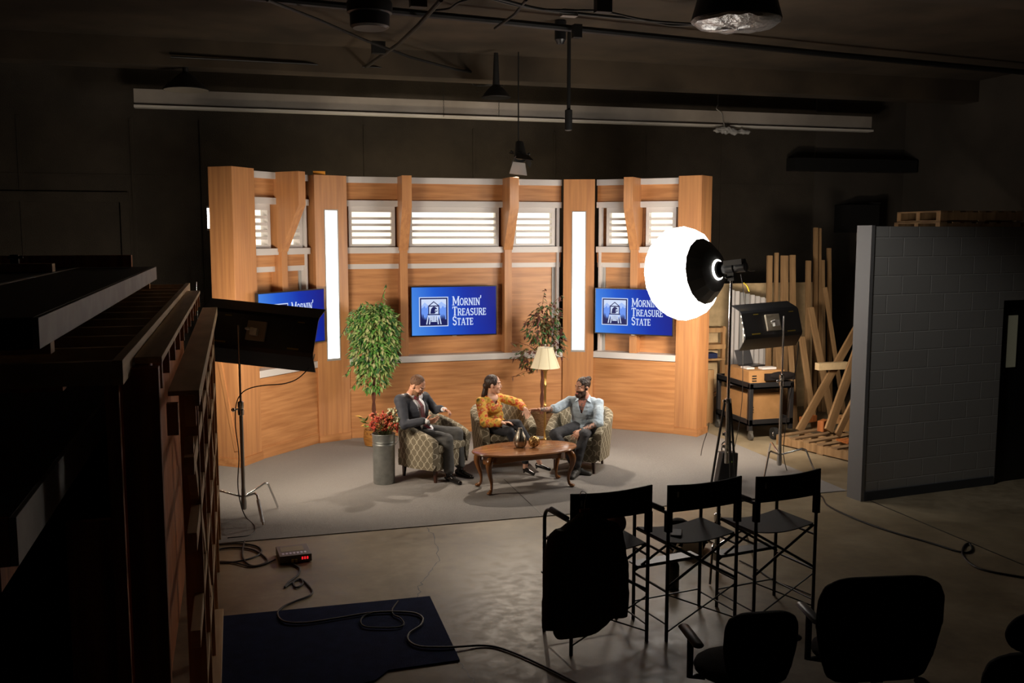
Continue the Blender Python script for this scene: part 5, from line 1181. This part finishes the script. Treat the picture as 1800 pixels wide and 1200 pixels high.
for k, (x, y, s_, rz) in enumerate([(8.0, 12.2, .30, 20), (8.35, 12.0, .24, -10), (7.85, 11.6, .2, 35), (8.2, 11.5, .26, 5), (8.5, 11.7, .3, 60)]):
    t = thing('timber_offcut', ['reddish offcut at the back of the pallet pile', 'offcut at the right rear of the pallet pile', 'small offcut on the left corner of the pallet', 'offcut in the middle of the pallet pile', 'offcut nearest the grey wall on the pallet'][k], 'timber', (x, y, .145), R(rz), 'timber offcuts on the pallet')
    MB().box(-s_/2, s_/2, -.045, .045, 0, .09+.03*k).build('block', 'pine' if k % 2 else 'redwood', t, bevel=.003)
def pallet(label, loc, rz, L=1.2, W_=1.0, group=None):
    t = thing('pallet', label, 'pallet', loc, rz, group)
    for k in range(3): MB().box(0, L, k*(W_-.09)/2, k*(W_-.09)/2+.09, .018, .12).build('stringer', 'pine_d', t)
    for k in range(7): MB().box(k*(L-.1)/6, k*(L-.1)/6+.1, 0, W_, .12, .14).build('deck_board', 'ply_d', t)
    for k in range(3): MB().box(k*(L-.1)/2, k*(L-.1)/2+.1, 0, W_, 0, .018).build('bottom_board', 'ply_d', t)
    return t
pallet('wooden pallet on the floor under the leaning boards', (8.47, 10.4, 0), R(106), 1.5, 1.0)
pallet('lower dark wooden pallet lying directly on the side room roof', (8.80, 10.6, 2.896), R(-4), 1.2, 1.0)
pallet('upper dark wooden pallet stacked on another over the side room', (8.82, 10.62, 3.04), R(-6), 1.2, 1.0)
pallet('dark wooden pallet at the right on the side room roof', (10.2, 10.6, 2.896), R(2), 1.2, 1.0)
solo(MB().box(7.65, 8.2, 10.75, 11.0, .142, .165), 'timber_board', 'reddish broken board on the front of the floor pallet', 'timber', 'redwood')
# white boards and panels standing behind the cart
for k in range(8):
    x = 7.36+k*.083
    t = solo(MB().box(x, x+.062, 13.42-.01*k, 13.46-.01*k, 0, 2.02-.02*k), 'white_board', ['first', 'second', 'third', 'fourth', 'fifth', 'sixth', 'seventh', 'last'][k]+' of the narrow white boards standing upright, counted from the softbox side', 'board', 'white' if k not in (2, 3) else 'grey_trim', 'narrow white boards standing upright')
solo(MB().box(7.3, 9.3, 13.92+.15, 14.0+.15, 0, 2.08), 'backing_panel', 'dark beige panel standing behind the white boards', 'panel', 'ply')
t = thing('storage_shelf', 'rough pine shelving beside the right end tower', 'shelf', (7.0, 13.5, 0))
for x in (-.30, .28): MB().box(x, x+.05, 0, .06, 0, 1.45).build('post', 'pine', t)
for z in (.35, .92, 1.10, 1.36): MB().box(-.3, .33, -.02, .25, z, z+.07 if z > 1 else z+.03).build('shelf', 'pine', t)
MB().box(-.3, .33, .24, .26, .3, 1.4).build('back_panel', 'ply', t)
solo(MB().box(6.78, 7.2, 13.5, 13.7, .955, 1.03), 'blue_case', 'dark blue flat case on the pine shelving', 'case', mat('dark_blue', (.02, .03, .10), .5))
solo(MB().box(6.82, 6.98, 13.18, 13.24, 0, .82), 'timber_board', 'orange pine board standing in front of the pine shelving', 'timber', 'pine')
CX, CY = 6.86, 11.9
t = thing('utility_cart', 'black two-tier utility cart loaded with cardboard boxes', 'cart', (CX, CY, 0))
for x in (.03, .67):
    for y in (.03, .95): MB().box(x-.03, x+.03, y-.03, y+.03, .13, .80).build('leg', 'blackplastic', t, bevel=.006)
def tray(z): 
    return MB().box(0, .70, 0, .98, z, z+.03).box(0, .70, 0, .02, z, z+.09).box(0, .70, .96, .98, z, z+.09).box(0, .02, .02, .96, z, z+.09).box(.68, .70, .02, .96, z, z+.09)
tray(.72).build('top_tray', 'blackplastic', t, bevel=.004); tray(.20).build('lower_tray', 'blackplastic', t, bevel=.004)
for x, y in ((.03, .0), (.03, .95), (.67, .95)):
    MB().tube([(x-.018, y, .055), (x+.018, y, .055)], .055, 16).box(x-.026, x+.026, y-.02, y+.02, .09, .135).build('caster', mat('grey_tyre', (.09, .085, .075), .6) if 'tyre' not in M else 'tyre', t)
w1 = MB().tube([(.36, -.02, .085), (.42, -.02, .085)], .085, 24).build('wheel', 'rubber', t)
w1 = MB().lathe([(0, -.04), (.05, -.038), (.055, -.03), (.03, -.03)], 20, (.40, -.02, .085), ax=(V((1, 0, 0)), V((0, 0, 1)), V((0, 1, 0)))).build('wheel_hub', 'chrome', t)
MB().box(.25, .70, -.02, .05, .84, .93).ell((.5, .0, .90), (.22, .05, .06)).build('tool_bag', 'canvas', t)
M['card'] = mat('cardboard', (.40, .21, .08), .8, col2=(.33, .17, .06), scale=6)
def carton(label, loc, s, rz):
    t = thing('cardboard_box', label, 'box', loc, rz, 'cardboard boxes on the cart')
    a, b, h = s; MB().box(-a/2, a/2, -b/2, b/2, 0, h).build('carton', 'card', t, bevel=.003)
    MB().box(-a/2+.0, a/2, -.025, .025, h, h+.0015).build('tape', mat('brown_tape', (.30, .15, .05), .4), t)
    mk = MB()
    for k in range(3): mk.box(-a/2+.05, -a/2+.12, -b/2-.0015, -b/2, h*.3+k*.035, h*.3+.018+k*.035)
    mk.build('printed_mark', 'black', t)
    return t
carton('large cardboard box on the top tray of the cart', (7.16, 12.32, .752), (.56, .70, .22), 0)
carton('large cardboard box on the lower tray of the cart', (7.2, 12.45, .232), (.58, .75, .40), 0)
t = thing('laptop', 'open dark grey laptop on the upper cardboard box', 'laptop', (7.18, 12.42, .977), R(20))
MB().box(-.16, .16, -.11, .11, 0, .018).build('keyboard', 'blackplastic', t); MB().bar((0, .11, .01), (0, .19, .22), .32, .012).build('lid', mat('grey_lid', (.05, .05, .055), .4), t)
solo(MB().box(6.92, 7.04, 12.1, 12.28, .977, 1.0), 'paper_stack', 'small white stack of paper on the upper cardboard box', 'paper', 'white')
solo(MB().box(7.12, 7.34, 12.02, 12.14, .977, 1.005), 'white_box', 'small white box at the front edge of the upper cardboard box', 'box', 'white')

# ------------------------------------------------------------ ceiling services
def cp(*p, z=5.2): return [gp(x, y, z) for x, y in p]
def pipe(label, pts, r, m='black', k=1, name='pipe'):
    return solo(MB().tube(spline(pts, k) if k > 1 else pts, r, 8), name, label, 'pipe' if name == 'pipe' else 'cable', m)
z = 5.30
pipe('long thick black pipe running across the ceiling', [V((-3.5, 10.2, z)), V((-.2, 10.55, z)), V((3.9, 11.15, z)), V((7.8, 11.75, z)), V((12, 12.3, z))], .04)
pipe('diagonal conduit crossing the ceiling left of centre', cp((775, 0), (735, 45), (700, 78), (662, 104), (638, 122), (632, 125)), .024, 'wall_b')
pipe('thin conduit running along the far part of the ceiling', cp((300, 100), (540, 112), (640, 122), (760, 130), (930, 145), (1130, 152), (1300, 160)), .014)
pipe('thin conduit slanting from upper left toward the ceiling centre', cp((470, 0), (560, 35), (640, 70), (720, 100), (800, 122), (880, 135)), .018)
pipe('short conduit slanting above the hanging pole', cp((925, 0), (905, 25), (870, 50)), .016)
pipe('sagging black cable over the centre of the ceiling', cp((600, 118), (660, 118), (720, 126), (800, 130), (850, 128), (905, 140)), .010, 'cable', 5, 'cable')
pipe('black cable bundle hanging at the ceiling centre', cp((800, 130), (825, 140), (835, 150), (860, 150), (885, 150), (880, 138), (850, 134), (838, 132), (850, 146), (870, 148), (890, 140)), .010, 'cable', 5, 'cable')
pipe('black cable looping near the top of the ceiling', cp((765, 18), (790, 15), (810, 3), (850, -4), (900, 8), (950, 16), (1000, 18), (1060, 20), (1140, 36), (1220, 42)), .012, 'cable', 5, 'cable')
pipe('thick black cable hanging under the upper right conduit', cp((870, -4), (940, 14), (1000, 22), (1080, 30), (1140, 36), (1180, 44), (1230, 42)), .016, 'cable', 5, 'cable')
pipe('drooping black cable along the far right ceiling', cp((900, 140), (990, 142), (1090, 146), (1150, 158), (1230, 160), (1290, 155)), .010, 'cable', 5, 'cable')
for (x, y), lb in (((735, 8), 'black junction box at the upper end of the diagonal conduit'), ((665, 90), 'black junction box in the middle of the diagonal conduit'), ((625, 118), 'black junction box at the lower end of the diagonal conduit'), ((1120, 143), 'small black junction box on the far ceiling conduit'), ((1014, 62), 'small black box on the thick ceiling pipe'), ((1060, 17), 'black bracket on the upper right ceiling cables'), ((1000, 24), 'pale connector where the drop pole meets the cables')):
    p = gp(x, y, 5.2); sz = .085 if 'small' not in lb else .05
    solo(MB().box(p.x-sz, p.x+sz, p.y-.05, p.y+.05, 5.17, 5.32 if 'pale' not in lb else 5.24), 'junction_box', lb, 'junction box', 'black' if 'pale' not in lb else 'steel')
p = gp(650, 36, 5.0)
t = thing('ceiling_speaker', 'black drum shaped unit hanging under the ceiling pipe', 'speaker', (p.x, p.y, 4.92))
MB().lathe([(.17, 0), (.195, .02), (.20, .14), (.225, .15), (.23, .24), (.20, .30), (.06, .33), (.05, .50)], 28).build('body', 'blackplastic', t)
t = thing('hanging_lamp', 'large dark lamp shade wrapped in clear plastic at the top right', 'lamp', (4.10, 7.5, 4.60))
MB().lathe([(.37, .05), (.375, .06), (.33, .22), (.22, .42), (.10, .52), (.05, .62), (.05, .84)], 32).build('shade', 'black', t)
pl = MB(); rnd = random.Random(9); NR = 28
for j, (rr_, zz) in enumerate(((.375, .055), (.36, .03), (.28, .005), (.16, -.005), (.02, -.01))):
    pl.v += [V(((rr_+rnd.uniform(-.01, .01))*math.cos(2*PI*k/NR), (rr_+rnd.uniform(-.01, .01))*math.sin(2*PI*k/NR), zz+rnd.uniform(-.012, .012))) for k in range(NR)]
for j in range(4):
    for k in range(NR): pl.f.append([j*NR+k, j*NR+(k+1) % NR, (j+1)*NR+(k+1) % NR, (j+1)*NR+k]); pl.m.append(0)
pl.build('plastic_wrap', mat('plastic_film', (.42, .42, .43), .25, bump=.5, bscale=30), t)
t = thing('hanging_lamp', 'lamp shade seen as a thin pale disc at the upper left', 'lamp', (-.55, 14.0, 4.80))
MB().lathe([(.30, 0), (.30, .01), (.12, .18), (.04, .24), (.03, .62)], 24).build('shade', 'black', t); MB().lathe([(0, -.004), (.29, -.004), (.29, .004)], 24).build('diffuser', mat('pale_disc', (.42, .38, .32), .6), t)
t = thing('hanging_lamp', 'dark cone shaped lamp below the cable bundle near the back beam', 'lamp', (3.62, 13.45, 4.78))
MB().lathe([(.20, 0), (.21, .01), (.12, .12), (.05, .18), (.03, .62)], 24).build('shade', 'black', t)
p = gp(985, 73, 5.2)
t = thing('security_camera', 'small black dome camera on the ceiling beside the drop pole', 'camera', (p.x, p.y, 5.16))
MB().lathe([(.0, 0), (.04, .01), (.06, .05), (.07, .06), (.07, .28)], 20).build('dome', 'blackplastic', t)
for x, y0, y1, Y, lb in ((780, 60, 205, 14.9, 'thin chain hanging at the left of the ceiling centre'), (877, 65, 205, 14.9, 'thin chain hanging behind the centre lamp'), (1262, 95, 185, 14.9, 'thin chain hanging down to the right part of the back beam')):
    a = wp(x, y1, Y); b = V((a.x, a.y, CZ)); n_ = 26; mb = MB(); 
    for k in range(n_):
        c_ = a.lerp(b, (k+.5)/n_); h_ = (b-a).length/n_*.62; ax2 = V((1, 0, 0)) if k % 2 else V((0, 1, 0))
        mb.tube([c_+V((0, 0, h_*s_))+ax2*.008*q for s_, q in ((-1, 0), (-.5, 1), (.5, 1), (1, 0), (.5, -1), (-.5, -1))], .0028, 4, closed=True)
    solo(mb, 'chain', lb, 'chain', 'black')
t = thing('plastic_wrapping', 'crumpled clear plastic caught on the back beam', 'plastic', tuple(wp(1287, 231, 14.86)))
pw = MB(); pw.ell((0, 0, 0), (.36, .04, .045)); pw.ell((-.1, 0, .03), (.2, .04, .04)); fuse(pw, 'film', mat('plastic_film2', (.42, .42, .42), .25), t, (0, 0, 0), .012, 1, wob=.03, wsc=12)
MB().tube(spline([(-.14, 0, .04), (-.20, 0, .28), (-.30, 0, .36), (-.28, 0, .42)]), .008).build('twist', 'steel', t)
# added fill spot at the unlit wrapped lamp, brightening the grey block wall
lamp('block_wall_fill', 'SPOT', (4.10, 7.5, 4.585), (7.1, 8.9, 1.7), 330, (1, .96, .90), .3, spot=48, blend=1)
